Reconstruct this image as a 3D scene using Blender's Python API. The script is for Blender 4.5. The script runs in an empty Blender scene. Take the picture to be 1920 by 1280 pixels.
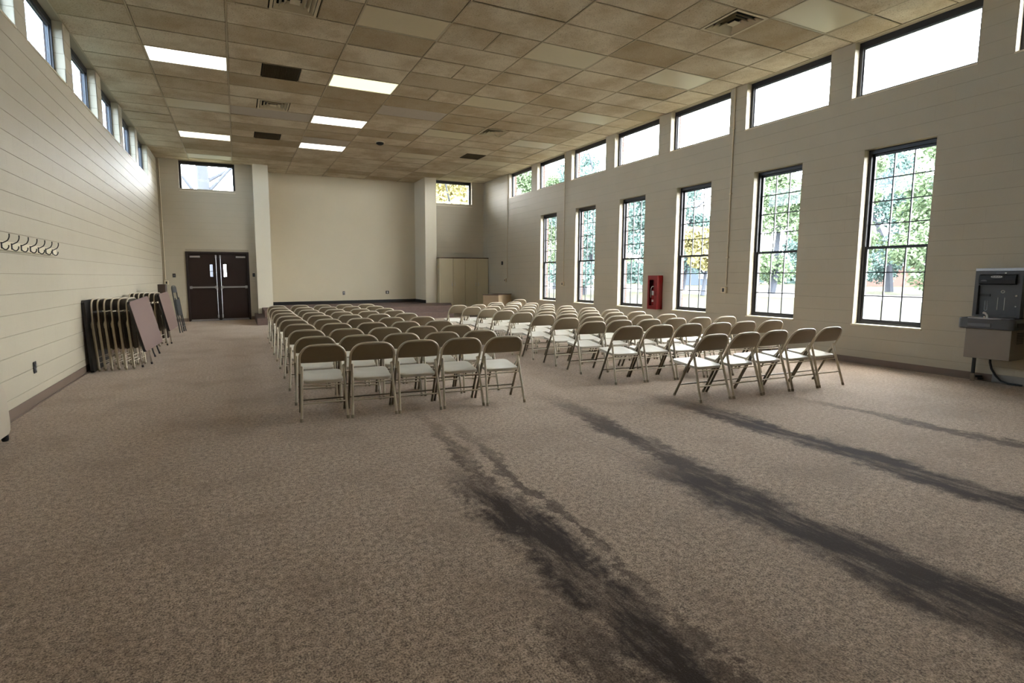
import bpy, bmesh, math, random
import numpy as np
from mathutils import Vector, Matrix
random.seed(7)
rng = np.random.default_rng(7)
S = bpy.context.scene
COL = S.collection
R = math.radians

# ------------------------------------------------------------------ camera, sky, exposure
cam_d = bpy.data.cameras.new('camera')
cam_d.sensor_width = 36.0
cam_d.lens = 943.18 / 1920 * 36.0
cam_d.shift_x = 0.05169
cam_d.shift_y = -0.01497
cam_d.clip_start = 0.05
cam_d.clip_end = 400
CAM = Vector((0, 0, 1.372))


def cam_axes(yaw, pitch, roll):
    cy, sy, cp, sp = math.cos(yaw), math.sin(yaw), math.cos(pitch), math.sin(pitch)
    f = Vector((sy * cp, cy * cp, -sp))
    r = Vector((cy, -sy, 0))
    d = f.cross(r)
    cr, sr = math.cos(roll), math.sin(roll)
    return r * cr + d * sr, r * -sr + d * cr, f


AR, AD, AF = cam_axes(R(23.698), R(5.7364), R(0.2486))
cam = bpy.data.objects.new('camera', cam_d)
COL.objects.link(cam)
cam.matrix_world = Matrix(((AR.x, -AD.x, -AF.x, 0), (AR.y, -AD.y, -AF.y, 0), (AR.z, -AD.z, -AF.z, CAM.z), (0, 0, 0, 1)))
S.camera = cam
S.view_settings.view_transform = 'Standard'
S.view_settings.look = 'None'
S.view_settings.gamma = 1.0
S.view_settings.use_curve_mapping = False
S.view_settings.exposure = 0.0

SKY = 42.0
world = bpy.data.worlds.new('overcast_sky')
S.world = world
world.use_nodes = True
nt = world.node_tree
bg = nt.nodes['Background']
tc = nt.nodes.new('ShaderNodeTexCoord')
no = nt.nodes.new('ShaderNodeTexNoise')
no.inputs['Scale'].default_value = 3.0
no.inputs['Detail'].default_value = 5.0
rp = nt.nodes.new('ShaderNodeValToRGB')
rp.color_ramp.elements[0].position = 0.35
rp.color_ramp.elements[0].color = (0.84, 0.92, 1.0, 1)
rp.color_ramp.elements[1].position = 0.62
rp.color_ramp.elements[1].color = (1.0, 1.0, 1.0, 1)
nt.links.new(tc.outputs['Generated'], no.inputs['Vector'])
nt.links.new(no.outputs['Fac'], rp.inputs['Fac'])
nt.links.new(rp.outputs['Color'], bg.inputs['Color'])
bg.inputs['Strength'].default_value = SKY


# ------------------------------------------------------------------ materials
def lin(c):
    return tuple(((v / 255) / 12.92 if v / 255 <= 0.04045 else ((v / 255 + 0.055) / 1.055) ** 2.4) for v in c[:3])


class NT:
    def __init__(s, m):
        s.t = m.node_tree
        s.p = s.t.nodes.get('Principled BSDF')

    def n(s, typ, **kw):
        nd = s.t.nodes.new(typ)
        for k, v in kw.items():
            setattr(nd, k, v)
        return nd

    def link(s, a, b):
        s.t.links.new(a, b)

    def m(s, op, a, b=None, c=None, clamp=False):
        nd = s.n('ShaderNodeMath', operation=op)
        nd.use_clamp = clamp
        for i, v in enumerate((a, b, c)):
            if v is None:
                continue
            if isinstance(v, (int, float)):
                nd.inputs[i].default_value = v
            else:
                s.link(v, nd.inputs[i])
        return nd.outputs[0]

    def noise(s, vec, scale, detail=3, rough=0.5):
        nd = s.n('ShaderNodeTexNoise')
        nd.inputs['Scale'].default_value = scale
        nd.inputs['Detail'].default_value = detail
        nd.inputs['Roughness'].default_value = rough
        if vec is not None:
            s.link(vec, nd.inputs['Vector'])
        return nd.outputs['Fac']

    def mix(s, f, a, b):
        nd = s.n('ShaderNodeMix', data_type='RGBA')
        for key, v in ((0, f), (6, a), (7, b)):
            if isinstance(v, (int, float)):
                nd.inputs[key].default_value = v
            elif isinstance(v, (tuple, list)):
                nd.inputs[key].default_value = (*v[:3], 1)
            else:
                s.link(v, nd.inputs[key])
        return nd.outputs[2]

    def maprange(s, v, a, b, c=0.0, d=1.0, smooth=True):
        nd = s.n('ShaderNodeMapRange')
        nd.interpolation_type = 'SMOOTHSTEP' if smooth else 'LINEAR'
        s.link(v, nd.inputs[0])
        for i, q in enumerate((a, b, c, d)):
            nd.inputs[1 + i].default_value = q
        return nd.outputs[0]


def mat(name, col, rough=0.6, metal=0.0, var=0.0, scale=6.0, bump=0.0, bscale=80.0, rnd=0.0, spec=0.5, coat=0.0):
    m = bpy.data.materials.new(name)
    m.use_nodes = True
    t = NT(m)
    c = lin(col)
    t.p.inputs['Roughness'].default_value = rough
    t.p.inputs['Metallic'].default_value = metal
    t.p.inputs['Specular IOR Level'].default_value = spec
    if coat:
        t.p.inputs['Coat Weight'].default_value = coat
    pos = t.n('ShaderNodeNewGeometry').outputs['Position']
    out = None
    if var or rnd:
        base = t.mix(t.noise(pos, scale, 4), tuple(v * (1 - var) for v in c), tuple(min(1, v * (1 + var)) for v in c))
        if rnd:
            oi = t.n('ShaderNodeObjectInfo').outputs['Random']
            k = t.maprange(oi, 0, 1, 1 - rnd, 1 + rnd * 0.6, smooth=False)
            vm = t.n('ShaderNodeVectorMath', operation='SCALE')
            t.link(base, vm.inputs[0])
            t.link(k, vm.inputs['Scale'])
            base = vm.outputs[0]
        t.link(base, t.p.inputs['Base Color'])
    else:
        t.p.inputs['Base Color'].default_value = (*c, 1)
    if bump:
        b = t.n('ShaderNodeBump')
        b.inputs['Strength'].default_value = bump
        b.inputs['Distance'].default_value = 0.01
        t.link(t.noise(pos, bscale, 3), b.inputs['Height'])
        t.link(b.outputs[0], t.p.inputs['Normal'])
    return m


def emit(name, col, strength):
    m = bpy.data.materials.new(name)
    m.use_nodes = True
    p = m.node_tree.nodes['Principled BSDF']
    p.inputs['Base Color'].default_value = (0.8, 0.8, 0.78, 1)
    p.inputs['Emission Color'].default_value = (*lin(col), 1)
    p.inputs['Emission Strength'].default_value = strength
    return m


def glass_mat(name, tint=(0.96, 0.97, 0.97)):
    m = bpy.data.materials.new(name)
    m.use_nodes = True
    t = NT(m)
    out = t.t.nodes['Material Output']
    tr = t.n('ShaderNodeBsdfTransparent')
    tr.inputs[0].default_value = (*tint, 1)
    gl = t.n('ShaderNodeBsdfGlossy')
    gl.inputs['Roughness'].default_value = 0.03
    lw = t.n('ShaderNodeLayerWeight')
    lw.inputs['Blend'].default_value = 0.5
    fr = t.m('ADD', t.m('MULTIPLY', t.m('POWER', lw.outputs['Facing'], 5.0), 0.7), 0.025)
    mx = t.n('ShaderNodeMixShader')
    t.link(fr, mx.inputs[0])
    t.link(tr.outputs[0], mx.inputs[1])
    t.link(gl.outputs[0], mx.inputs[2])
    t.link(mx.outputs[0], out.inputs['Surface'])
    return m


def carpet_mat(name, stains):
    m = bpy.data.materials.new(name)
    m.use_nodes = True
    t = NT(m)
    t.p.inputs['Roughness'].default_value = 0.85
    t.p.inputs['Specular IOR Level'].default_value = 0.15
    t.p.inputs['Sheen Weight'].default_value = 0.25
    t.p.inputs['Sheen Tint'].default_value = (0.9, 0.80, 0.70, 1)
    t.p.inputs['Sheen Roughness'].default_value = 0.4
    pos = t.n('ShaderNodeNewGeometry').outputs['Position']
    sep = t.n('ShaderNodeSeparateXYZ')
    t.link(pos, sep.inputs[0])
    X, Y = sep.outputs[0], sep.outputs[1]
    fine = t.noise(pos, 130, 3, 0.75)
    mid = t.noise(pos, 34, 3, 0.6)
    big = t.noise(pos, 1.3, 6, 0.7)
    yarn = t.m('ADD', t.m('MULTIPLY', fine, 0.7), t.m('MULTIPLY', mid, 0.3))
    c = t.mix(t.maprange(yarn, 0.36, 0.66), lin((80, 65, 52)), lin((202, 176, 150)))
    c = t.mix(t.m('MULTIPLY', t.maprange(big, 0.44, 0.70), 0.5), c, lin((112, 92, 73)))
    if stains:
        wob = t.noise(pos, 1.6, 4, 0.65)
        rag = t.noise(pos, 9.0, 5, 0.75)
        wobx = t.m('MULTIPLY', t.m('SUBTRACT', wob, 0.5), 0.42)
        ragx = t.m('MULTIPLY', t.m('SUBTRACT', rag, 0.5), 0.34)
        total = None
        # centre x at y=0, slope, half width, y where it fades in (near), y where it ends (far), strength
        for x0, sl, hw, ya, yb, st in stains:
            cx = t.m('ADD', t.m('MULTIPLY', Y, sl), x0)
            d = t.m('ABSOLUTE', t.m('ADD', t.m('SUBTRACT', X, cx), wobx))
            d = t.m('ADD', d, ragx)
            f = t.maprange(d, hw, hw * 0.35)
            g = t.maprange(Y, yb, ya)
            f = t.m('MULTIPLY', t.m('MULTIPLY', f, g), st)
            total = f if total is None else t.m('MAXIMUM', total, f)
        st_ = t.n('ShaderNodeCombineXYZ')
        t.link(t.m('MULTIPLY', X, 7.0), st_.inputs[0])
        t.link(t.m('MULTIPLY', Y, 1.6), st_.inputs[1])
        patch = t.maprange(t.noise(st_.outputs[0], 1.0, 6, 0.75), 0.32, 0.55, 0.5, 1.0)
        total = t.m('MULTIPLY', total, patch)
        seam = t.maprange(t.m('ABSOLUTE', t.m('SUBTRACT', X, 2.66)), 0.006, 0.001)
        seam = t.m('MULTIPLY', t.m('MULTIPLY', seam, t.maprange(Y, 4.2, 3.0)), 0.6)
        fl = t.maprange(fine, 0.6, 0.75)
        total = t.m('MULTIPLY', total, t.m('SUBTRACT', 1.0, t.m('MULTIPLY', fl, 0.35)))
        total = t.m('MAXIMUM', total, seam)
        t.link(t.m('SUBTRACT', 0.25, t.m('MULTIPLY', total, 0.24), clamp=True), t.p.inputs['Sheen Weight'])
        c = t.mix(t.m('MINIMUM', total, 1.0), c, lin((50, 36, 27)))
    t.link(c, t.p.inputs['Base Color'])
    b = t.n('ShaderNodeBump')
    b.inputs['Strength'].default_value = 0.6
    b.inputs['Distance'].default_value = 0.006
    t.link(yarn, b.inputs['Height'])
    t.link(b.outputs[0], t.p.inputs['Normal'])
    return m


def tile_mat(name):
    m = bpy.data.materials.new(name)
    m.use_nodes = True
    t = NT(m)
    t.p.inputs['Roughness'].default_value = 0.9
    t.p.inputs['Specular IOR Level'].default_value = 0.15
    pos = t.n('ShaderNodeNewGeometry').outputs['Position']
    oi = t.n('ShaderNodeObjectInfo').outputs['Random']
    big = t.noise(pos, 1.4, 6, 0.65)
    fis = t.noise(pos, 55, 4, 0.75)
    c = t.mix(t.maprange(big, 0.35, 0.68), lin((220, 210, 190)), lin((190, 174, 148)))
    c = t.mix(t.m('MULTIPLY', t.maprange(oi, 0.45, 1.0, 0, 1, False), 0.7), c, lin((158, 140, 110)))
    c = t.mix(t.m('MULTIPLY', t.maprange(fis, 0.53, 0.66), 0.6), c, lin((116, 96, 68)))
    t.link(c, t.p.inputs['Base Color'])
    b = t.n('ShaderNodeBump')
    b.inputs['Strength'].default_value = 0.5
    b.inputs['Distance'].default_value = 0.008
    b.invert = True
    t.link(t.maprange(fis, 0.5, 0.72), b.inputs['Height'])
    t.link(b.outputs[0], t.p.inputs['Normal'])
    return m


def brick_mat(name):
    m = bpy.data.materials.new(name)
    m.use_nodes = True
    t = NT(m)
    t.p.inputs['Roughness'].default_value = 0.85
    pos = t.n('ShaderNodeNewGeometry').outputs['Position']
    sep = t.n('ShaderNodeSeparateXYZ')
    t.link(pos, sep.inputs[0])
    cb = t.n('ShaderNodeCombineXYZ')
    t.link(t.m('ADD', sep.outputs[0], sep.outputs[1]), cb.inputs[0])
    t.link(sep.outputs[2], cb.inputs[1])
    bt = t.n('ShaderNodeTexBrick')
    t.link(cb.outputs[0], bt.inputs['Vector'])
    bt.inputs['Scale'].default_value = 1.0
    bt.inputs['Brick Width'].default_value = 0.2
    bt.inputs['Row Height'].default_value = 0.067
    bt.inputs['Mortar Size'].default_value = 0.006
    bt.inputs['Color1'].default_value = (*lin((84, 56, 48)), 1)
    bt.inputs['Color2'].default_value = (*lin((72, 47, 40)), 1)
    bt.inputs['Mortar'].default_value = (*lin((96, 84, 76)), 1)
    t.link(bt.outputs['Color'], t.p.inputs['Base Color'])
    return m


M = {}
M['block'] = mat('painted_block', (182, 172, 150), 0.55, var=0.06, scale=2.2, bump=0.25, bscale=140, spec=0.4)
M['mortar'] = mat('painted_mortar', (158, 148, 127), 0.7, var=0.06, scale=3)
M['plaster'] = mat('smooth_plaster', (206, 193, 164), 0.6, var=0.04, scale=1.5, bump=0.06, bscale=30)
M['pillar'] = mat('pillar_paint', (222, 212, 188), 0.55, var=0.03, scale=1.5, bump=0.06, bscale=30)
M['tile'] = tile_mat('acoustic_tile')
M['newtile'] = mat('clean_tile', (186, 178, 168), 0.9, var=0.05, scale=12)
M['tee'] = mat('ceiling_grid_metal', (176, 162, 134), 0.45, var=0.08, scale=5)
M['slab'] = mat('ceiling_void', (22, 19, 15), 0.9)
M['carpet'] = carpet_mat('worn_carpet', [
    (1.345, 0.012, 0.22, 2.6, 3.4, 1.0), (1.22, 0.09, 0.09, 3.0, 5.2, 0.75), (1.42, 0.09, 0.06, 3.0, 4.9, 0.7),
    (2.72, 0.02, 0.33, 2.3, 3.0, 1.0), (2.62, 0.12, 0.20, 3.4, 5.4, 0.9), (1.10, 0.02, 0.14, 1.4, 2.0, 0.7),
    (4.19, 0.03, 0.25, 3.2, 4.6, 1.0), (5.70, -0.01, 0.13, 2.6, 3.9, 0.75)])
M['stagecarpet'] = mat('stage_carpet', (108, 90, 82), 0.9, var=0.18, scale=14, bump=0.5, bscale=120, spec=0.2)
M['vinyl'] = mat('vinyl_base', (112, 94, 80), 0.5, var=0.08, scale=4)
M['vinylgrey'] = mat('bare_base', (140, 136, 130), 0.8, var=0.12, scale=9)
M['blackbase'] = mat('black_vinyl_base', (22, 19, 18), 0.45)
M['black'] = mat('window_frame_black', (26, 24, 28), 0.4)
M['sill'] = mat('sill_paint', (214, 203, 176), 0.45)
M['glass'] = glass_mat('window_glass')
M['glassdim'] = glass_mat('window_glass_blue_dimmed', (0.52, 0.58, 0.64))  # bluish tint, deepened to hold down light on the right wall
M['brick'] = brick_mat('brick_outside')
M['chair'] = mat('beige_chair_paint', (198, 186, 162), 0.34, 0.1, var=0.04, scale=20, spec=0.5)
M['chairback'] = mat('beige_chair_panel', (134, 120, 97), 0.4, 0.1, var=0.05, scale=9, spec=0.5)
M['chairdark'] = mat('darker_chair_leg', (118, 106, 84), 0.36, 0.1, var=0.04, scale=20)  # front legs and front stretcher, darker than the rest of the frame
M['foldpanel'] = mat('olive_gap_shade_panel', (78, 68, 50), 0.45, 0.1, var=0.05, scale=9)  # olive brown, darkened to carry the shade of the stack's narrow gaps
M['seat'] = mat('beige_chair_seat', (206, 198, 180), 0.4, 0.05, var=0.05, scale=9, spec=0.5)
M['rubber'] = mat('tan_rubber', (146, 134, 112), 0.7)
M['brown'] = mat('laminate_mauve_brown', (114, 92, 84), 0.5, var=0.05, scale=30)
M['darkedge'] = mat('dark_edge', (24, 21, 19), 0.5)
M['chrome'] = mat('chrome', (200, 196, 188), 0.25, 0.9)
M['steel'] = mat('brushed_steel', (190, 192, 198), 0.3, 0.9)
M['door'] = mat('dark_brown_door', (32, 15, 9), 0.4, var=0.2, scale=6)
M['doorframe'] = mat('dark_door_frame', (30, 18, 16), 0.4)
M['lite'] = glass_mat('door_glass')
M['cab'] = mat('cabinet_paint', (196, 182, 148), 0.5, var=0.03, scale=3)
M['cabgap'] = mat('cabinet_inside', (70, 58, 40), 0.8)
M['wood'] = mat('tan_wood', (166, 144, 114), 0.5, var=0.10, scale=7)
M['woodtop'] = mat('dark_wood_edge', (84, 60, 44), 0.5)
M['red'] = mat('red_enamel', (124, 5, 8), 0.35, spec=0.5)
M['redcyl'] = mat('extinguisher_red', (150, 12, 14), 0.3)
M['white'] = mat('white_label', (226, 222, 212), 0.5)
M['dark'] = mat('dark_plastic', (74, 75, 76), 0.45, var=0.08, scale=10)
M['badge'] = mat('badge_grey', (190, 190, 192), 0.4)
M['dark2'] = mat('darker_plastic', (26, 26, 27), 0.5)
M['grey2'] = mat('grey_plastic', (96, 97, 102), 0.4)
M['taupe'] = mat('taupe_steel', (130, 120, 108), 0.42, 0.3, var=0.04, scale=8)
M['rod'] = mat('dark_pipe', (30, 31, 30), 0.4)
M['lightframe'] = mat('light_frame', (196, 188, 166), 0.5)
M['diffuser'] = mat('unlit_diffuser', (206, 196, 168), 0.35, var=0.03, scale=2)
M['lit_white'] = emit('lit_diffuser_white', (255, 252, 246), 2.6)
M['lit_warm'] = emit('lit_diffuser_warm', (255, 250, 205), 1.3)
M['lit_soft'] = emit('lit_diffuser_soft', (255, 248, 225), 2.0)
M['vent'] = mat('vent_metal', (206, 194, 168), 0.5, 0.2, var=0.12, scale=8)
M['ventdark'] = mat('vent_throat', (16, 14, 12), 0.8)
M['grille'] = mat('dusty_grille', (74, 62, 42), 0.8, var=0.15, scale=30)
M['conduit'] = mat('painted_conduit', (204, 190, 160), 0.5)
M['beigebox'] = mat('beige_housing', (176, 164, 144), 0.5, var=0.05, scale=5)
M['carton'] = mat('dark_brown_carton', (58, 44, 32), 0.7)
M['greychair'] = mat('dark_grey_metal', (58, 60, 58), 0.45, 0.3)
M['greypad'] = mat('dark_grey_pad', (46, 47, 46), 0.7)
M['lawn'] = mat('lawn_grass', (44, 45, 30), 0.9, var=0.2, scale=0.25, spec=0.1)
M['road'] = mat('pale_road', (84, 82, 80), 0.9, var=0.05, scale=0.4)
M['bark'] = mat('bark', (42, 46, 54), 0.9, var=0.15, scale=3)
M['leafg'] = mat('leaf_green', (92, 108, 82), 0.7, var=0.3, scale=0.35, spec=0.05)
M['leafb'] = mat('leaf_blue_green', (88, 108, 104), 0.7, var=0.25, scale=0.3, spec=0.05)
M['leafy'] = mat('leaf_yellow', (128, 122, 84), 0.7, var=0.25, scale=0.4, spec=0.05)
M['leafo'] = mat('leaf_orange', (124, 106, 78), 0.7, var=0.25, scale=0.4, spec=0.05)
M['housewall'] = mat('house_brick', (80, 56, 50), 0.9, var=0.1, scale=1)
M['houseblue'] = mat('house_blue_grey', (44, 54, 68), 0.8, var=0.08, scale=1)
M['roof'] = mat('house_roof', (66, 62, 62), 0.9, var=0.1, scale=1)


# ------------------------------------------------------------------ mesh helpers
IDENT = lambda x, y, z: (x, y, z)


class MB:
    def __init__(s, T=None):
        s.v, s.f, s.T = [], [], T or IDENT

    def add(s, vs, fs):
        o = len(s.v)
        s.v += [s.T(*p) for p in vs]
        s.f += [tuple(i + o for i in f) for f in fs]

    def box(s, x0, x1, y0, y1, z0, z1, c=0.0):
        if c <= 0:
            vs = [(x, y, z) for x in (x0, x1) for y in (y0, y1) for z in (z0, z1)]
            s.add(vs, [(0, 1, 3, 2), (4, 6, 7, 5), (0, 4, 5, 1), (2, 3, 7, 6), (0, 2, 6, 4), (1, 5, 7, 3)])
            return s
        # chamfered along all edges
        vs = []
        idx = {}
        for sx in (0, 1):
            for sy in (0, 1):
                for sz in (0, 1):
                    X = (x0, x1)[sx]; Y = (y0, y1)[sy]; Z = (z0, z1)[sz]
                    dx = c if sx == 0 else -c; dy = c if sy == 0 else -c; dz = c if sz == 0 else -c
                    idx[(sx, sy, sz, 0)] = len(vs); vs.append((X, Y + dy, Z + dz))
                    idx[(sx, sy, sz, 1)] = len(vs); vs.append((X + dx, Y, Z + dz))
                    idx[(sx, sy, sz, 2)] = len(vs); vs.append((X + dx, Y + dy, Z))
        fs = []
        for a in (0, 1):
            fs.append([idx[(a, p, q, 0)] for p, q in ((0, 0), (1, 0), (1, 1), (0, 1))])
            fs.append([idx[(p, a, q, 1)] for p, q in ((0, 0), (1, 0), (1, 1), (0, 1))])
            fs.append([idx[(p, q, a, 2)] for p, q in ((0, 0), (1, 0), (1, 1), (0, 1))])
            for b in (0, 1):
                fs.append([idx[(a, b, 0, 0)], idx[(a, b, 1, 0)], idx[(a, b, 1, 1)], idx[(a, b, 0, 1)]])
                fs.append([idx[(a, 0, b, 0)], idx[(a, 1, b, 0)], idx[(a, 1, b, 2)], idx[(a, 0, b, 2)]])
                fs.append([idx[(0, a, b, 1)], idx[(1, a, b, 1)], idx[(1, a, b, 2)], idx[(0, a, b, 2)]])
                for d in (0, 1):
                    fs.append([idx[(a, b, d, k)] for k in (0, 1, 2)])
        s.add(vs, fs)
        return s

    def tube(s, pts, r, n=8, caps=True):
        P = [Vector(p) for p in pts]
        rs = r if isinstance(r, (list, tuple)) else [r] * len(P)
        vs, fs = [], []
        up = None
        for i, p in enumerate(P):
            if i == 0:
                d = P[1] - P[0]
            elif i == len(P) - 1:
                d = P[-1] - P[-2]
            else:
                d = (P[i + 1] - p).normalized() + (p - P[i - 1]).normalized()
            d.normalize()
            if up is None:
                a = Vector((0, 0, 1)) if abs(d.z) < 0.9 else Vector((1, 0, 0))
                up = a.cross(d).normalized()
            up = (up - d * up.dot(d)).normalized()
            w = d.cross(up)
            for k in range(n):
                an = 2 * math.pi * k / n
                vs.append(tuple(p + (up * math.cos(an) + w * math.sin(an)) * rs[i]))
        for i in range(len(P) - 1):
            for k in range(n):
                a, b = i * n + k, i * n + (k + 1) % n
                fs.append((a, b, b + n, a + n))
        if caps:
            fs.append(tuple(range(n))[::-1])
            fs.append(tuple(range((len(P) - 1) * n, len(P) * n)))
        s.add(vs, fs)
        return s

    def cyl(s, p0, p1, r, n=12):
        return s.tube([p0, p1], r, n)

    def prism(s, poly, axis, a, b):
        # poly: 2D outline, extruded along axis from a to b
        def p3(q, w):
            return (w, q[0], q[1]) if axis == 'x' else ((q[0], w, q[1]) if axis == 'y' else (q[0], q[1], w))
        n = len(poly)
        vs = [p3(q, a) for q in poly] + [p3(q, b) for q in poly]
        fs = [tuple(range(n)), tuple(range(n, 2 * n))[::-1]] + [(i, (i + 1) % n, n + (i + 1) % n, n + i) for i in range(n)]
        s.add(vs, fs)
        return s

    def rings(s, rings, cap0=True, cap1=True):
        n = len(rings[0])
        vs = [p for r in rings for p in r]
        fs = []
        for i in range(len(rings) - 1):
            for k in range(n):
                a, b = i * n + k, i * n + (k + 1) % n
                fs.append((a, b, b + n, a + n))
        if cap0:
            fs.append(tuple(range(n))[::-1])
        if cap1:
            fs.append(tuple(range((len(rings) - 1) * n, len(rings) * n)))
        s.add(vs, fs)
        return s

    def lathe(s, prof, n=20, c=(0, 0)):
        rr = [[(c[0] + r * math.cos(2 * math.pi * k / n), c[1] + r * math.sin(2 * math.pi * k / n), z) for k in range(n)] for r, z in prof]
        return s.rings(rr)

    def mesh(s, name, m, smooth=35, recalc=True):
        me = bpy.data.meshes.new(name)
        me.from_pydata(s.v, [], s.f)
        if recalc:
            b = bmesh.new()
            b.from_mesh(me)
            bmesh.ops.recalc_face_normals(b, faces=b.faces)
            b.to_mesh(me)
            b.free()
        me.materials.append(m)
        if smooth:
            me.polygons.foreach_set('use_smooth', [True] * len(me.polygons))
            me.set_sharp_from_angle(angle=R(smooth))
        me.update()
        return me


def link(name, me, parent=None, loc=None):
    o = bpy.data.objects.new(name, me)
    COL.objects.link(o)
    if parent is not None:
        o.parent = parent
    if loc is not None:
        o.location = loc
    return o


def obj(name, mb, m, parent=None, smooth=35, loc=None, label=None):
    o = link(name, mb.mesh(name, m, smooth), parent, loc)
    if label:
        o['label'] = label
    return o


def thing(name, label, cat, loc=(0, 0, 0), rz=0.0, group=None, kind=None):
    o = bpy.data.objects.new(name, None)
    o.empty_display_size = 0.1
    COL.objects.link(o)
    o.location = loc
    o.rotation_euler = (0, 0, rz)
    if label:
        o['label'] = label
    if cat:
        o['category'] = cat
    if group:
        o['group'] = group
    if kind:
        o['kind'] = kind
    return o


def structure(name, mb, m, smooth=35, label=None):
    o = obj(name, mb, m, None, smooth)
    o['kind'] = 'structure'
    if label:
        o['label'] = label
    return o


def copy_tree(o, parent=None):
    c = o.copy()
    COL.objects.link(c)
    if parent is not None:
        c.parent = parent
    for ch in list(o.children):
        copy_tree(ch, c)
    return c


def pix(p):
    d = Vector(p) - CAM
    z = d.dot(AF)
    if z < 0.2:
        return None
    return 860.75 + 943.18 * d.dot(AR) / z, 611.26 + 943.18 * d.dot(AD) / z, z


# ------------------------------------------------------------------ room dimensions
XL, XR, YB, YF, ZC = -2.045, 8.723, 17.505, -1.6, 4.852
YREC = 18.45
CR = 0.2013           # block course
SILL_U, SILL_L, HEAD_L = 20 * CR, 3 * CR, 16 * CR
PL = (0.585, 0.965)   # left pillar x
PR = (6.275, 6.705)   # right pillar x
YP = 17.28            # pillar face
ZST = 0.38            # stage height


def clip_rects(u0, u1, v0, v1, opens):
    """rectangles of [u0,u1]x[v0,v1] minus the openings"""
    us = sorted({u0, u1, *[min(max(q, u0), u1) for o in opens for q in o[:2]]})
    vs = sorted({v0, v1, *[min(max(q, v0), v1) for o in opens for q in o[2:]]})
    out = []
    for j in range(len(vs) - 1):
        run = None
        for i in range(len(us) - 1):
            cu, cv = (us[i] + us[i + 1]) / 2, (vs[j] + vs[j + 1]) / 2
            hole = any(o[0] < cu < o[1] and o[2] < cv < o[3] for o in opens)
            if hole:
                if run:
                    out.append(run); run = None
            else:
                run = (run[0], us[i + 1], vs[j], vs[j + 1]) if run else (us[i], us[i + 1], vs[j], vs[j + 1])
        if run:
            out.append(run)
    return out


def block_mesh(L, h, jl, jr, T3, m, gs=1.0):
    """face of one painted block: u 0..L, v 0..h, proud of the wall, eased edges, returned into a reveal on jl / jr"""
    p, gx, cx, gy, cy = 0.004 * gs, 0.0, 0.0003, 0.0010 * gs, 0.0036 * gs
    mb = MB(T3)
    a0, a1 = (-0.003 if jl else gx), (L + 0.003 if jr else L - gx)
    b0, b1 = (-0.003 if jl else gx + cx), (L + 0.003 if jr else L - gx - cx)
    out = [(a0, gy, 0.003), (a1, gy, 0.003), (a1, h - gy, 0.003), (a0, h - gy, 0.003)]
    inn = [(b0, gy + cy, -p), (b1, gy + cy, -p), (b1, h - gy - cy, -p), (b0, h - gy - cy, -p)]
    mb.add(out + inn, [(4, 5, 6, 7)] + [(i, (i + 1) % 4, 4 + (i + 1) % 4, 4 + i) for i in range(4)])
    for flag, u in ((jl, a0), (jr, a1)):
        if flag:
            mb.add([(u, gy + cy, -p), (u, h - gy - cy, -p), (u, h - gy - cy, 0.13), (u, gy + cy, 0.13)], [(0, 1, 2, 3)])
    return mb


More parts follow.
